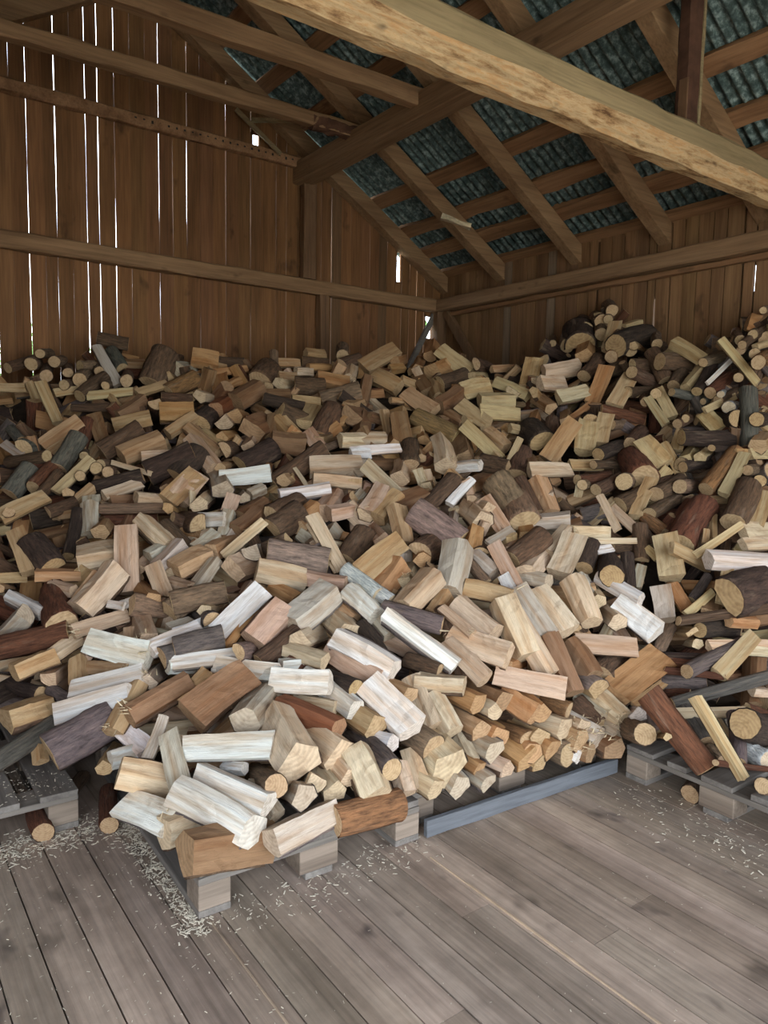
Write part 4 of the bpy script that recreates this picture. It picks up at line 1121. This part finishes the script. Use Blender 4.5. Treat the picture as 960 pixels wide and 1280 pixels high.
405 445 382 442 15 qt*|
428 435 428 445 15 rt|small tan end-on round log left of the tan squared crest log
450 448 418 459 13.8 bn|small brown left-slanting bark-faced log left of the tan squared crest log
412 460 385 459 12.5 qo*|
390 465 370 464 12.5 qp*|
438 462 435 475 20 qp*|
435 480 396 472 18.8 qo|orange-tan level split log below and left of the tan squared crest log
370 472 348 470 11.2 ft*|
300 475 278 485 12.5 qo*|
265 498 250 495 17.5 qk*|
252 488 238 495 15 qt*|
325 485 295 502 27.5 qn!|orange-tipped brown log pointing down left near the crest
368 482 350 480 20 qp*|
405 485 368 482 21.2 bn|brown level bark-faced log right of the broad dark crest log
345 478 335 482 13.8 qt*|
362 492 330 492 12.5 qn*|
380 510 330 498 13.8 bd|dark brown level bark-faced log below and right of the broad dark crest log
400 502 365 498 12.5 qt*|
450 488 402 500 22.5 bt|tan level bark-faced log below and left of the tan squared crest log
452 502 435 508 17.5 qt*|
458 472 452 502 17.5 qn|small brown steep split log below and left of the tan squared crest log
390 532 350 515 22.5 bn|brown right-slanting bark-faced log above the curved bark branch
392 510 380 530 20 ft|small tan left-slanting flat-faced split log above the curved bark branch
418 510 400 545 27.5 bn|brown left-slanting bark-faced log above the wide blunt pale log
430 510 432 530 15 qo*|
460 525 438 520 30 fn|brown end-on flat-faced split log left of the brown upright log
268 515 250 530 25 bd|dark brown end-on bark-faced log right of the broad orange face
285 502 270 512 22.5 qe|small red-brown end-on split log right of the broad orange face
292 520 280 528 22.5 qk|small pinkish-tan end-on split log above and right of the striped pinkish log
320 510 335 518 15 qt*|
305 525 292 520 22.5 qo|small orange-tan end-on split log below and left of the broad dark crest log
335 530 315 538 32.5 fn!|broad brown split face in the shaded middle
348 525 372 550 22.5 qt|tan right-slanting split log above the curved bark branch
342 520 338 550 15 qn*|
380 555 340 550 27.5 qn|brown level split log above and left of the curved bark branch
318 545 312 558 20 qk*|
385 540 402 565 17.5 fk|small pinkish-tan right-slanting flat-faced split log above and right of the curved bark branch
295 545 278 546 15 qo*|
238 535 275 565 20 qt|tan right-slanting split log above the striped pinkish log
240 550 268 585 25 qk!|striped pinkish log fanning out at its lower end
255 542 278 558 15 qt*|
295 560 280 562 20 bn|small brown end-on bark-faced log right of the striped pinkish log
342 560 300 582 27.5 bd|dark brown left-slanting bark-faced log left of the curved bark branch
250 565 220 595 27.5 bd!|black-barked log at the left middle of the heap
415 545 400 550 15 qt*|
460 550 426 550 20 qp!|pale log lying level high in the middle of the heap
425 552 405 560 8.8 rt|small tan left-slanting round log above the wide blunt pale log
462 568 439 568 13.8 fw!|white slim log lying level above two wide pale logs
405 562 342 605 25 rn!|curved bark branch arching over the bright split white log
452 582 388 585 27.5 qp!|wide pale log with blunt end, on top of another
451 605 392 598 20 qp|pale blond level split log below the wide blunt pale log
338 592 275 599 21.2 fw!|rough white log lying level below a blackish bark log
412 610 350 619 21.2 qw!|bright white log split along its middle
368 585 385 610 5 sp|small pale blond right-slanting slat below the curved bark branch
248 595 222 625 27.5 fk|pinkish-tan left-slanting flat-faced split log below and right of the blackish charred log
240 615 241 635 7.5 sp|small pale blond steep slat below and right of the blackish charred log
258 622 248 630 22.5 qp|small pale blond end-on split log below the striped pinkish log
270 595 278 612 27.5 qg|greyish end-on split log below and right of the striped pinkish log
290 582 275 585 15 qt*|
330 610 312 618 15 qg*|
302 618 305 622 15 qg*|
335 582 332 590 15 qo*|
372 598 355 600 17.5 qt*|
292 620 282 650 17.5 fk|small pinkish-tan steep flat-faced split log left of the bark-topped half log
420 620 405 640 27.5 qk|pinkish-tan end-on split log below and right of the split bright white log
332 630 302 648 27.5 qn|brown left-slanting split log left of the bark-topped half log
375 632 340 648 32.5 bn|brown left-slanting bark-faced log above the bark-topped half log
395 632 375 648 20 qo|small orange-tan left-slanting split log below the split bright white log
340 620 350 630 15 qp*|
452 615 435 635 15 qg*|
445 635 412 642 20 qk|pinkish-tan level split log above and right of the long pale slat
495 438 455 461 22.5 ft!|tan squared log leaning on the crest left of the barn corner
542 430 538 445 17.5 qo!|small orange upright end at the crest below the corner hole
550 438 588 466 20 fy!|clean yellow log sloping down right at the crest under the barn corner
565 458 542 465 27.5 qo|orange-tan end-on split log below and left of the clean yellow crest log
582 470 550 480 20 bn|brown left-slanting bark-faced log below the clean yellow crest log
505 448 495 452 15 qo*|
505 460 488 462 12.5 qo*|
525 450 522 460 15 qo*|
468 470 498 485 21.2 ft!|tan log sloping down right beneath the squared log at the crest
528 465 512 465 10 qt*|
522 470 535 490 20 qn*|
518 482 502 475 12.5 ft*|
542 480 548 498 20 qt*|
508 492 542 515 21.2 ft|tan right-slanting flat-faced split log above and left of the mossy brown-topped log
505 502 488 500 10 qt*|
575 490 550 508 22.5 qn|brown left-slanting split log above and right of the mossy brown-topped log
612 485 578 492 23.8 fy!|yellowish log lying up-right just below the crest
602 475 575 485 10 fy*|
605 470 590 470 12.5 qy*|
612 460 595 455 15 bn|small brown level bark-faced log right of the clean yellow crest log
642 461 615 462 10 ft*|
668 452 660 485 22.5 fy!|yellowish log standing upright on the crest right of the corner
620 478 660 495 18.8 qy!|yellow log lying level below the upright yellowish log
642 500 600 500 18.8 qy|yellowish level split log below and left of the upright yellowish log
648 520 600 516 18.8 fy|yellowish level flat-faced split log above and right of the long yellow slat log
575 508 608 532 20 fy|yellowish right-slanting flat-faced split log above the long yellow slat log
602 532 580 525 15 qy*|
680 502 668 490 15 qt*|
685 472 675 478 20 fp*|
670 518 665 532 15 qo*|
660 540 638 535 12.5 qy*|
518 520 570 545 21.2 by!|mossy brown-topped yellow log pointing down right
558 518 578 530 15 qn*|
522 532 530 550 17.5 qo*|
580 532 625 575 16.2 fy!|long yellow slat log sloping down right through the middle
608 540 632 560 20 qt|tan right-slanting split log right of the long yellow slat log
650 548 635 580 8.8 sy|small yellowish left-slanting slat right of the long yellow slat log
578 545 580 572 27.5 qn|brown end-on split log left of the long yellow slat log
498 518 505 555 22.5 fn!|brown log standing on end in the middle of the heap
512 555 512 582 22.5 bn|brown steep bark-faced log below the brown upright log
455 520 450 545 22.5 qn|small brown steep split log left of the brown upright log
478 525 462 520 12.5 qn*|
490 542 492 555 15 qt*|
482 550 432 551 20 qp|pale blond level split log left of the brown upright log
500 561 438 566 12.5 fw|white level flat-faced split log below and left of the brown upright log
550 550 558 582 27.5 qp!|pale log with a shaggy splintered side and orange end
522 558 528 572 12.5 qt*|
458 582 498 622 18.8 fp!|smooth pale log sloping down right at the heap's centre
502 580 500 598 22.5 qk|small pinkish-tan end-on split log below the brown upright log
450 572 438 595 22.5 qg|small greyish left-slanting split log right of the wide blunt pale log
535 618 505 630 22.5 qn|nearest brown left-slanting split log above and left of the grey-brown rough log
478 610 458 642 27.5 qk!|pinkish log leaning steeply with an orange-cream lower end
522 588 530 610 12.5 fp*|
540 602 535 610 17.5 qp*|
570 585 600 582 16.2 qw!|whitish splintered log lying level right of the shaggy log
568 598 532 635 18.8 bn!|bark-backed log leaning up right in the centre
590 600 562 630 11.2 fw!|slim white slat parallel to the bark-backed log
610 598 585 608 22.5 qn|brown left-slanting split log above and left of the flaky brown steep log
602 578 635 585 20 bn|brown level bark-faced log below and right of the long yellow slat log
652 565 645 595 25 bn|brown steep bark-faced log left of the orange-tipped border log
620 602 645 640 35 bt!|brown flaky-bark log standing steeply right of centre
660 570 665 582 15 qn*|
600 620 590 625 15 qk*|
608 625 628 650 12.5 fk*|
580 635 610 640 27.5 qk|pinkish-tan level split log below and left of the flaky brown steep log
760 382 765 388 15 rt|third small tan end-on round log above and right of the dark peak log
762 388 760 399 11.2 rt|second small tan end-on round log above and right of the dark peak log
745 398 752 402 17.5 rt|nearest small tan end-on round log above and right of the dark peak log
728 402 732 412 17.5 rn|small brown end-on round log above and right of the dark peak log
722 412 725 430 35 bd!|dark bark log near the peak of the branch pile on the plank wall
750 408 752 418 15 rt|nearest small tan end-on round log right of the dark peak log
708 422 709 432 15 rt|nearest small tan end-on round log left of the dark peak log
691 422 691 429 8 rt|second small tan end-on round log left of the dark peak log
732 430 730 445 22.5 qo!|orange split end below the dark bark log at the peak
770 405 760 438 16.2 fy!|yellowish slab standing upright in the peak of the branch pile
772 412 775 425 17.5 rt|second small tan end-on round log right of the dark peak log
800 402 780 408 10 qy*|
810 420 770 432 27.5 rd|dark brown left-slanting round log right of the dark peak log
788 428 788 438 15 rt|small tan end-on round log above and right of the leaning orange-brown log
765 438 764 446 15 ro|small orange-tan end-on round log above the leaning orange-brown log
805 440 792 432 12.5 qt*|
820 420 821 430 12.5 rt|small tan end-on round log left of the bark-bottomed yellowish log
828 432 818 440 12.5 bn|small brown end-on bark-faced log left of the bark-bottomed yellowish log
842 428 878 450 17.5 qy!|yellowish log with bark underside sloping down right on the branch pile
815 440 832 475 17.5 bn|brown right-slanting bark-faced log below and left of the bark-bottomed yellowish log
865 460 825 452 20 rn|brown level round log below and left of the bark-bottomed yellowish log
852 465 842 482 15 rn|small brown left-slanting round log below the bark-bottomed yellowish log
878 462 858 485 17.5 qy|small yellowish left-slanting split log below the bark-bottomed yellowish log
722 458 680 465 20 qp!|pale log lying level left of the branch pile, above a squared one
705 482 675 480 20 fp|pale blond level flat-faced split log below and right of the upright yellowish log
735 490 698 498 18.8 fp!|squared pale log lying level under the branch pile's peak
660 492 640 492 18.8 fp*|
758 460 740 505 18.8 fo!|orange-brown split log leaning up right under the peak
788 472 768 508 20 fy!|yellow log leaning upright beside the orange-brown one
748 450 730 470 17.5 rn|small brown left-slanting round log above and left of the leaning orange-brown log
820 458 790 458 17.5 bn|small brown level bark-faced log left of the bark-bottomed yellowish log
780 460 760 465 15 rn|small brown level round log above and right of the leaning orange-brown log
822 480 790 465 15 rn|small brown right-slanting round log right of the leaning orange-brown log
812 488 785 490 12.5 rn|small brown level round log right of the leaning orange-brown log
820 488 820 492 12.5 ro|small orange-tan end-on round log below and left of the bark-bottomed yellowish log
822 488 840 522 13.8 fy|small yellowish right-slanting flat-faced split log above the rounded yellow half log
810 498 832 530 10 sy|small yellowish right-slanting slat above the rounded yellow half log
805 495 806 502 11.2 rt|small tan end-on round log right of the leaning orange-brown log
880 498 840 490 11.2 rl|small lichen-grey level round log below the bark-bottomed yellowish log
738 505 715 522 7.5 so|small orange-tan left-slanting slat below and right of the squared pale log
805 525 752 512 12.5 be|red-brown level bark-faced log below and right of the leaning orange-brown log
670 498 688 510 17.5 qt*|
660 535 678 552 32.5 bd|dark brown end-on bark-faced log above and left of the orange-tipped border log
690 525 691 552 15 rn|small brown steep round log above the orange-tipped border log
708 518 708 528 17.5 qt*|
718 528 685 575 22.5 ft!|tan log fanning wide at its upper end, leaning up right
735 530 730 565 25 fy!|greyish-yellow log standing upright in the branch pile's lower part
758 520 750 555 18.8 fy!|slim yellow log beside the greyish-yellow upright one
732 520 738 528 20 rd|small dark brown end-on round log below and right of the squared pale log
778 558 748 568 17.5 rd|small dark brown left-slanting round log above and left of the stout red-brown log
780 530 765 531 11.2 rt|small tan level round log below and right of the leaning orange-brown log
802 540 788 555 17.5 rn|small brown left-slanting round log above and left of the rounded yellow half log
712 589 662 589 18.8 fp!|pale orange-tipped log lying level at the heaps' border
675 600 682 625 22.5 fg|small greyish steep flat-faced split log below the orange-tipped border log
750 582 712 582 15 fy|small yellowish level flat-faced split log right of the orange-tipped border log
775 582 742 581 10 rn|small brown level round log left of the stout red-brown log
788 572 805 598 32.5 re!|stout red-brown log pointing down right in the branch pile
802 552 828 582 23.8 fy!|yellow half log with a rounded sawn end pointing down right
830 555 852 598 12.5 qy|yellowish right-slanting split log right of the rounded yellow half log
875 585 850 580 15 rn|small brown level round log left of the orange-topped round log
775 598 745 612 15 rn|small brown left-slanting round log below and left of the stout red-brown log
760 595 722 600 12.5 re|small red-brown level round log right of the orange-tipped border log
788 598 780 602 20 rt|small tan end-on round log below and left of the stout red-brown log
835 588 805 625 15 fy|yellowish left-slanting flat-faced split log above and right of the long yellow slat
850 600 820 618 17.5 rn|brown left-slanting round log above and right of the long yellow slat
870 608 850 608 16.2 rt|small tan level round log below and left of the orange-topped round log
722 620 725 605 10 fp*|
740 605 728 606 12.5 rt|small tan end-on round log right of the orange-tipped border log
960 388 954 388 8.4 rt|second small tan end-on round log above and right of the long yellowish slat
960 408 928 431 10.3 rn|small brown left-slanting round log above and right of the long yellowish slat
943 414 941 418 10.3 rt|nearest small tan end-on round log above and right of the long yellowish slat
920 416 925 425 12.2 rt|small tan end-on round log above the long yellowish slat
935 429 926 438 11.3 rt|small tan left-slanting round log above the long yellowish slat
960 429 944 434 11.3 qy*|
960 444 948 453 15 ro|small orange-tan end-on round log right of the long yellowish slat
931 444 943 442 13.1 rl|small lichen-grey end-on round log above and right of the long yellowish slat
901 425 946 479 10.3 fy!|long yellowish slat leaning on the branch pile at the right wall
903 446 879 453 11.3 rt|small tan left-slanting round log right of the bark-bottomed yellowish log
913 451 884 479 5.6 sw|small white left-slanting slat below and left of the long yellowish slat
890 455 871 489 13.1 rd|small dark brown left-slanting round log below and right of the bark-bottomed yellowish log
911 472 888 491 15 re|small red-brown left-slanting round log below and left of the long yellowish slat
922 468 923 472 11.3 ro|small orange-tan end-on round log below the long yellowish slat
905 489 901 493 8.4 rw|small white end-on round log below and left of the long yellowish slat
894 496 879 502 8.4 rl|small lichen-grey left-slanting round log above the level dark round log
920 489 898 500 11.3 rn|small brown left-slanting round log above and left of the upright lichened log
918 496 881 513 8.4 sy|small yellowish left-slanting slat above and left of the upright lichened log
935 487 936 558 17.8 rl!|grey lichened log standing upright at the right of the branch pile
960 508 937 494 14.1 re!|red stripped branch poking out beside the grey upright log
924 508 911 509 15 rw|small white end-on round log above and left of the upright lichened log
879 519 898 539 20.6 fy|small yellowish right-slanting flat-faced split log above the level dark round log
858 519 857 523 9.4 ro|small orange-tan end-on round log above and left of the level dark round log
862 523 847 530 11.3 rn|small brown left-slanting round log above and left of the level dark round log
914 548 852 547 18.8 rd!|dark brown round log lying level in the branch pile
853 539 845 564 15 fy*|
869 558 858 573 15.9 qy!|first of two yellow half-log ends below the level dark log
888 560 875 571 15.9 qy!|second yellow half-log end below the level dark log
931 562 890 560 7.5 rd|small dark brown level round log above the orange-topped round log
943 566 920 565 8.4 so|small orange-tan level slat above and right of the orange-topped round log
960 543 948 556 22.5 qt|small tan end-on split log below and right of the upright lichened log
920 566 883 611 18.8 ro!|orange-topped round log leaning up right with a pale oval end
931 569 905 618 15 fy!|yellow split log leaning up right beside the orange-topped round one
960 568 937 569 15 fy*|
886 579 854 584 13.1 rd|small dark brown level round log left of the orange-topped round log
905 530 920 523 20.6 bd|small dark brown end-on bark-faced log left of the upright lichened log
960 523 946 524 16.9 rd|small dark brown end-on round log right of the upright lichened log
950 586 935 588 13.1 rt|small tan level round log right of the orange-topped round log
941 605 950 601 15 rd|small dark brown end-on round log above and right of the forked branch trunk
"""
ROWS = []
for ln in DATA.strip().split('\n'):
    a, lab = ln.split('|'); p = a.split()
    ROWS.append(((*[float(v) for v in p[:5]], p[5]), lab))
for i, (row, lab) in enumerate(ROWS): place(row, lab, random.Random(1000+i), i)

# the mass of wood below and between the pieces above
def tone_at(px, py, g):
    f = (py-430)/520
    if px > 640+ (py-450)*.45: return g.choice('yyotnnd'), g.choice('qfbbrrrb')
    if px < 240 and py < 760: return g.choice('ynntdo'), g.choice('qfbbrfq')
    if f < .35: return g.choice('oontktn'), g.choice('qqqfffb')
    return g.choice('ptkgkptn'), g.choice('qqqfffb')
def crest(px):
    K = [(-120, 470), (0, 462), (110, 455), (150, 425), (180, 452), (240, 447), (480, 440), (560, 437), (630, 455), (680, 440), (700, 420), (750, 392), (790, 400), (830, 425), (870, 440), (900, 430), (930, 410), (960, 390), (1100, 370)]
    for (a, ya), (b, yb) in zip(K, K[1:]):
        if a <= px <= b: return ya+(yb-ya)*(px-a)/(b-a)
    return 440
def toe(px):
    K = [(-120, 965), (0, 945), (60, 925), (125, 930), (200, 1030), (235, 1070), (400, 1030), (520, 985), (640, 965), (770, 930), (800, 920), (960, 985), (1100, 1030)]
    for (a, ya), (b, yb) in zip(K, K[1:]):
        if a <= px <= b: return ya+(yb-ya)*(px-a)/(b-a)
    return 960
g = random.Random(21)
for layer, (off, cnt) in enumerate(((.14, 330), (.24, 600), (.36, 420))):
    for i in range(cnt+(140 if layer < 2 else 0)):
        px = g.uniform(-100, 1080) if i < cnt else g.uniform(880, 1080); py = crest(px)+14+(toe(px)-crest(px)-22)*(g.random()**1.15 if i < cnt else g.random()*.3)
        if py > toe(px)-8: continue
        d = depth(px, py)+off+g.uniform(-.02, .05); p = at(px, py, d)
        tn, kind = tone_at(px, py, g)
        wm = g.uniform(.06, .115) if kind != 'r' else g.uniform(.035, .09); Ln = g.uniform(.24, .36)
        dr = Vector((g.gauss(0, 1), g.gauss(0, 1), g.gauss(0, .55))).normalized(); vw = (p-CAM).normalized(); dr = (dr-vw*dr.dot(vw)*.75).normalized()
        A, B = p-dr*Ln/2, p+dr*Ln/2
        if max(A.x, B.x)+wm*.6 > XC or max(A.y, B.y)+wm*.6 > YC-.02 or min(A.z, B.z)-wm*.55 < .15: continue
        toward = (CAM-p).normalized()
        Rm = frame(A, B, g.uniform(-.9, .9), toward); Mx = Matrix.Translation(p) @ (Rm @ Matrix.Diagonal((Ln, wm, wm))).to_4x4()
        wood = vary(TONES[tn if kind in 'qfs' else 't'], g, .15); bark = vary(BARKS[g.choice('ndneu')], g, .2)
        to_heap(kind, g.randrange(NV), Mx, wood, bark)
me = bpy.data.meshes.new('firewood_heap'); me.from_pydata(heap['v'], [], heap['f']); me.update()
a = me.attributes.new('lc', 'FLOAT_VECTOR', 'POINT'); a.data.foreach_set('vector', np.array(heap['lc'], dtype=np.float32).ravel())
a = me.attributes.new('tone', 'FLOAT_COLOR', 'POINT'); a.data.foreach_set('color', np.array(heap['tone'], dtype=np.float32).ravel())
me.polygons.foreach_set('material_index', heap['m'])
ho = link('firewood_heap', me, HW)
tag(ho, 'mass of smaller split firewood and branches filling the heap between the larger logs', 'firewood', kind='stuff')

# dark sheet under the logs, its colour standing in for deep shade
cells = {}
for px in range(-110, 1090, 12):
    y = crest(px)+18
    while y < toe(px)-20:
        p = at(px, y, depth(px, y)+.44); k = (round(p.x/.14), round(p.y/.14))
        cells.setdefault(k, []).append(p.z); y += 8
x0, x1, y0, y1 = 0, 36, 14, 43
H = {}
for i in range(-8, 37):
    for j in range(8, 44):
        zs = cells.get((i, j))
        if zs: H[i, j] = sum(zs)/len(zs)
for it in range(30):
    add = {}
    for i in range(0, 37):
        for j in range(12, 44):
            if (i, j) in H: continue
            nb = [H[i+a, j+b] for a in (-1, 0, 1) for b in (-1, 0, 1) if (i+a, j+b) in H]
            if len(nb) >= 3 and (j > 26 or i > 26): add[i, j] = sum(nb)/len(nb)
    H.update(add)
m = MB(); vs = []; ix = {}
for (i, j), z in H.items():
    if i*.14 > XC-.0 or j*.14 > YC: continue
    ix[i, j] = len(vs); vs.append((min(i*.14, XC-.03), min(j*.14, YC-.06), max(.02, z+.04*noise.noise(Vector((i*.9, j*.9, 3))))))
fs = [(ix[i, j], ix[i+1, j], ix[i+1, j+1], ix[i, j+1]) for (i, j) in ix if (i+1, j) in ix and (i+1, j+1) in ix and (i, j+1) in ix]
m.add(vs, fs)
do = m.build('bark_debris', [M_CORESHADE]); tag(do, 'dark sheet coloured as the deep shade between the logs of the heap', 'debris', kind='stuff')

# odd short logs lying on the floor under and before the pallets
def ground_log(x, y, ang, Ln, wm, tn, lab):
    g = random.Random(int(x*1000)); r_ = wm*.5
    A = Vector((x, y, r_)); B = A+Vector((math.cos(ang), math.sin(ang), 0))*Ln
    Rm = frame(A, B, 0, Vector((0, 0, 1))); wme, bme = LIB['r', g.randrange(NV)][:2]
    o = bpy.data.objects.new('round_log', wme); COL.objects.link(o); o.location = (A+B)/2; o.rotation_mode = 'QUATERNION'
    o.rotation_quaternion = Rm.to_quaternion(); o.scale = (Ln, wm, wm); o.color = (.42, .27, .15, 1)
    tag(o, lab, 'round log', 'loose logs on the floor')
    c = bpy.data.objects.new('bark', bme); COL.objects.link(c); c.parent = o; c.color = (*BARKS[tn], 1)
ground_log(.50, 2.62, R(84), .3, .065, 'e', 'brown round log end lying on the floor under the small pallet, second from its corner')
ground_log(.60, 2.78, R(60), .25, .05, 'n', 'short log on the floor just behind the small pallet corner block')
ground_log(.33, 2.66, R(100), .25, .055, 'e', 'brown round log end under the middle of the small pallet')
ground_log(.70, 2.55, R(75), .28, .06, 'e', 'reddish log end on the floor between the two pallets')
ground_log(2.62, 1.52, R(12), .3, .068, 'n', 'round log with pale cut end lying on the floor under the branch pallet')

# wood chips and sawdust strewn on the floor
m = MB(); g = random.Random(5)
def chip(x, y, z, s):
    a = g.uniform(0, 6.28); l = s*g.uniform(.8, 2.6); w = s*g.uniform(.25, .6); ca, sa = math.cos(a), math.sin(a)
    t = g.uniform(0, .5)*l; h = s*.25
    P = [(x-ca*l-sa*w, y-sa*l+ca*w, z), (x-ca*l+sa*w, y-sa*l-ca*w, z), (x+ca*l+sa*w, y+sa*l-ca*w, z+t), (x+ca*l-sa*w, y+sa*l+ca*w, z+t)]
    m.add(P+[(q[0], q[1], q[2]+h) for q in P], [(0, 1, 2, 3), (4, 7, 6, 5), (0, 4, 5, 1), (1, 5, 6, 2), (2, 6, 7, 3), (3, 7, 4, 0)])
for i in range(3600):
    t = g.random(); k = g.random()
    if k < .34: x, y, s = g.uniform(.1, .8), 2.62+g.gauss(0, .06), g.uniform(.0015, .0045)
    elif k < .62: x, y, s = .765+g.gauss(0, .025), g.uniform(1.86, 2.7), g.uniform(.0015, .0045)
    elif k < .70: x, y, s = g.uniform(.8, 1.6), 1.88+g.gauss(0, .06), g.uniform(.001, .004)
    elif k < .80: x, y, s = 2.5+g.gauss(0, .12), g.uniform(.9, 1.75), g.uniform(.001, .004)
    elif k < .95: x, y, s = g.uniform(.15, .85), g.uniform(1.0, 2.6), g.uniform(.0008, .0025)
    else: x, y, s = g.uniform(.8, 2.5), g.uniform(.7, 1.9), g.uniform(.0008, .002)
    chip(x, y, .001, s)
for i in range(420): chip(g.uniform(-.1, .62), g.uniform(2.66, 2.95), .146, g.uniform(.0008, .003))
tag(m.build('sawdust_litter', [M_CHIP]), 'pale wood chips and sawdust strewn on floor and pallet', 'sawdust', kind='stuff')
# ---------------------------------------------------------------- daylight
w = bpy.data.worlds.new('sky'); S.world = w; w.use_nodes = True
nt = w.node_tree; bg = nt.nodes['Background']
tc = nt.nodes.new('ShaderNodeTexCoord'); sx = nt.nodes.new('ShaderNodeSeparateXYZ'); nt.links.new(tc.outputs['Generated'], sx.inputs[0])
c = ramp(nt, sx.outputs[2], [(0.0, (.70, .77, .80)), (.25, (.78, .87, 1.0)), (1.0, (.62, .79, 1.0))])
nt.links.new(c, bg.inputs[0]); bg.inputs[1].default_value = 6.6
def portal(name, loc, rot, sx, sy):
    l = bpy.data.lights.new(name, 'AREA'); l.shape = 'RECTANGLE'; l.size = sx; l.size_y = sy
    l.cycles.is_portal = True
    o = bpy.data.objects.new(name, l); COL.objects.link(o); o.location = loc; o.rotation_euler = rot
portal('doorway_front_daylight', (1.75, YF, 1.55), (R(90), 0, 0), 5.4, 3.1)
portal('doorway_left_daylight', (XL, -.5, 1.15), (R(90), 0, R(-90)), 2.7, 2.4)
# leafy bushes outside the gable
for k, (bx, by, bz, br) in enumerate(((6.3, 10.5, 1.5, 1.9), (2.6, 12.5, 1.3, 1.9), (9.5, 11.5, 1.8, 2.0))):
    m = MB(); g = random.Random(k)
    for i in range(900):
        v = Vector((g.gauss(0, 1), g.gauss(0, 1), g.gauss(0, 1))).normalized()*br*g.uniform(.6, 1.); a = Vector((g.uniform(-1, 1), g.uniform(-1, 1), g.uniform(-1, 1))).normalized()*.11; b = a.cross(v).normalized()*.06
        p = Vector((bx, by, bz))+v
        m.add([p-a, p+b, p+a, p-b], [(0, 1, 2, 3)])
    m.sweep(line((bx, by, -.3), (bx, by, bz), 4), octo(.12, .12, .03))
    tag(m.build('bush', [M_LEAF]), 'green leafy bush outside, glimpsed through the gable gaps', 'bush', 'bushes outside the gable')
sun = bpy.data.lights.new('sun', 'SUN'); sun.energy = 7.0; sun.angle = R(3); sun.color = (1, .95, .86)  # added sun; its bounce off the yard brightens the roof
so = bpy.data.objects.new('sun', sun); COL.objects.link(so); so.rotation_euler = Vector((.45, .75, -1.75)).to_track_quat('-Z', 'Y').to_euler()
S.cycles.max_bounces = 10; S.cycles.diffuse_bounces = 6; S.cycles.transparent_max_bounces = 4
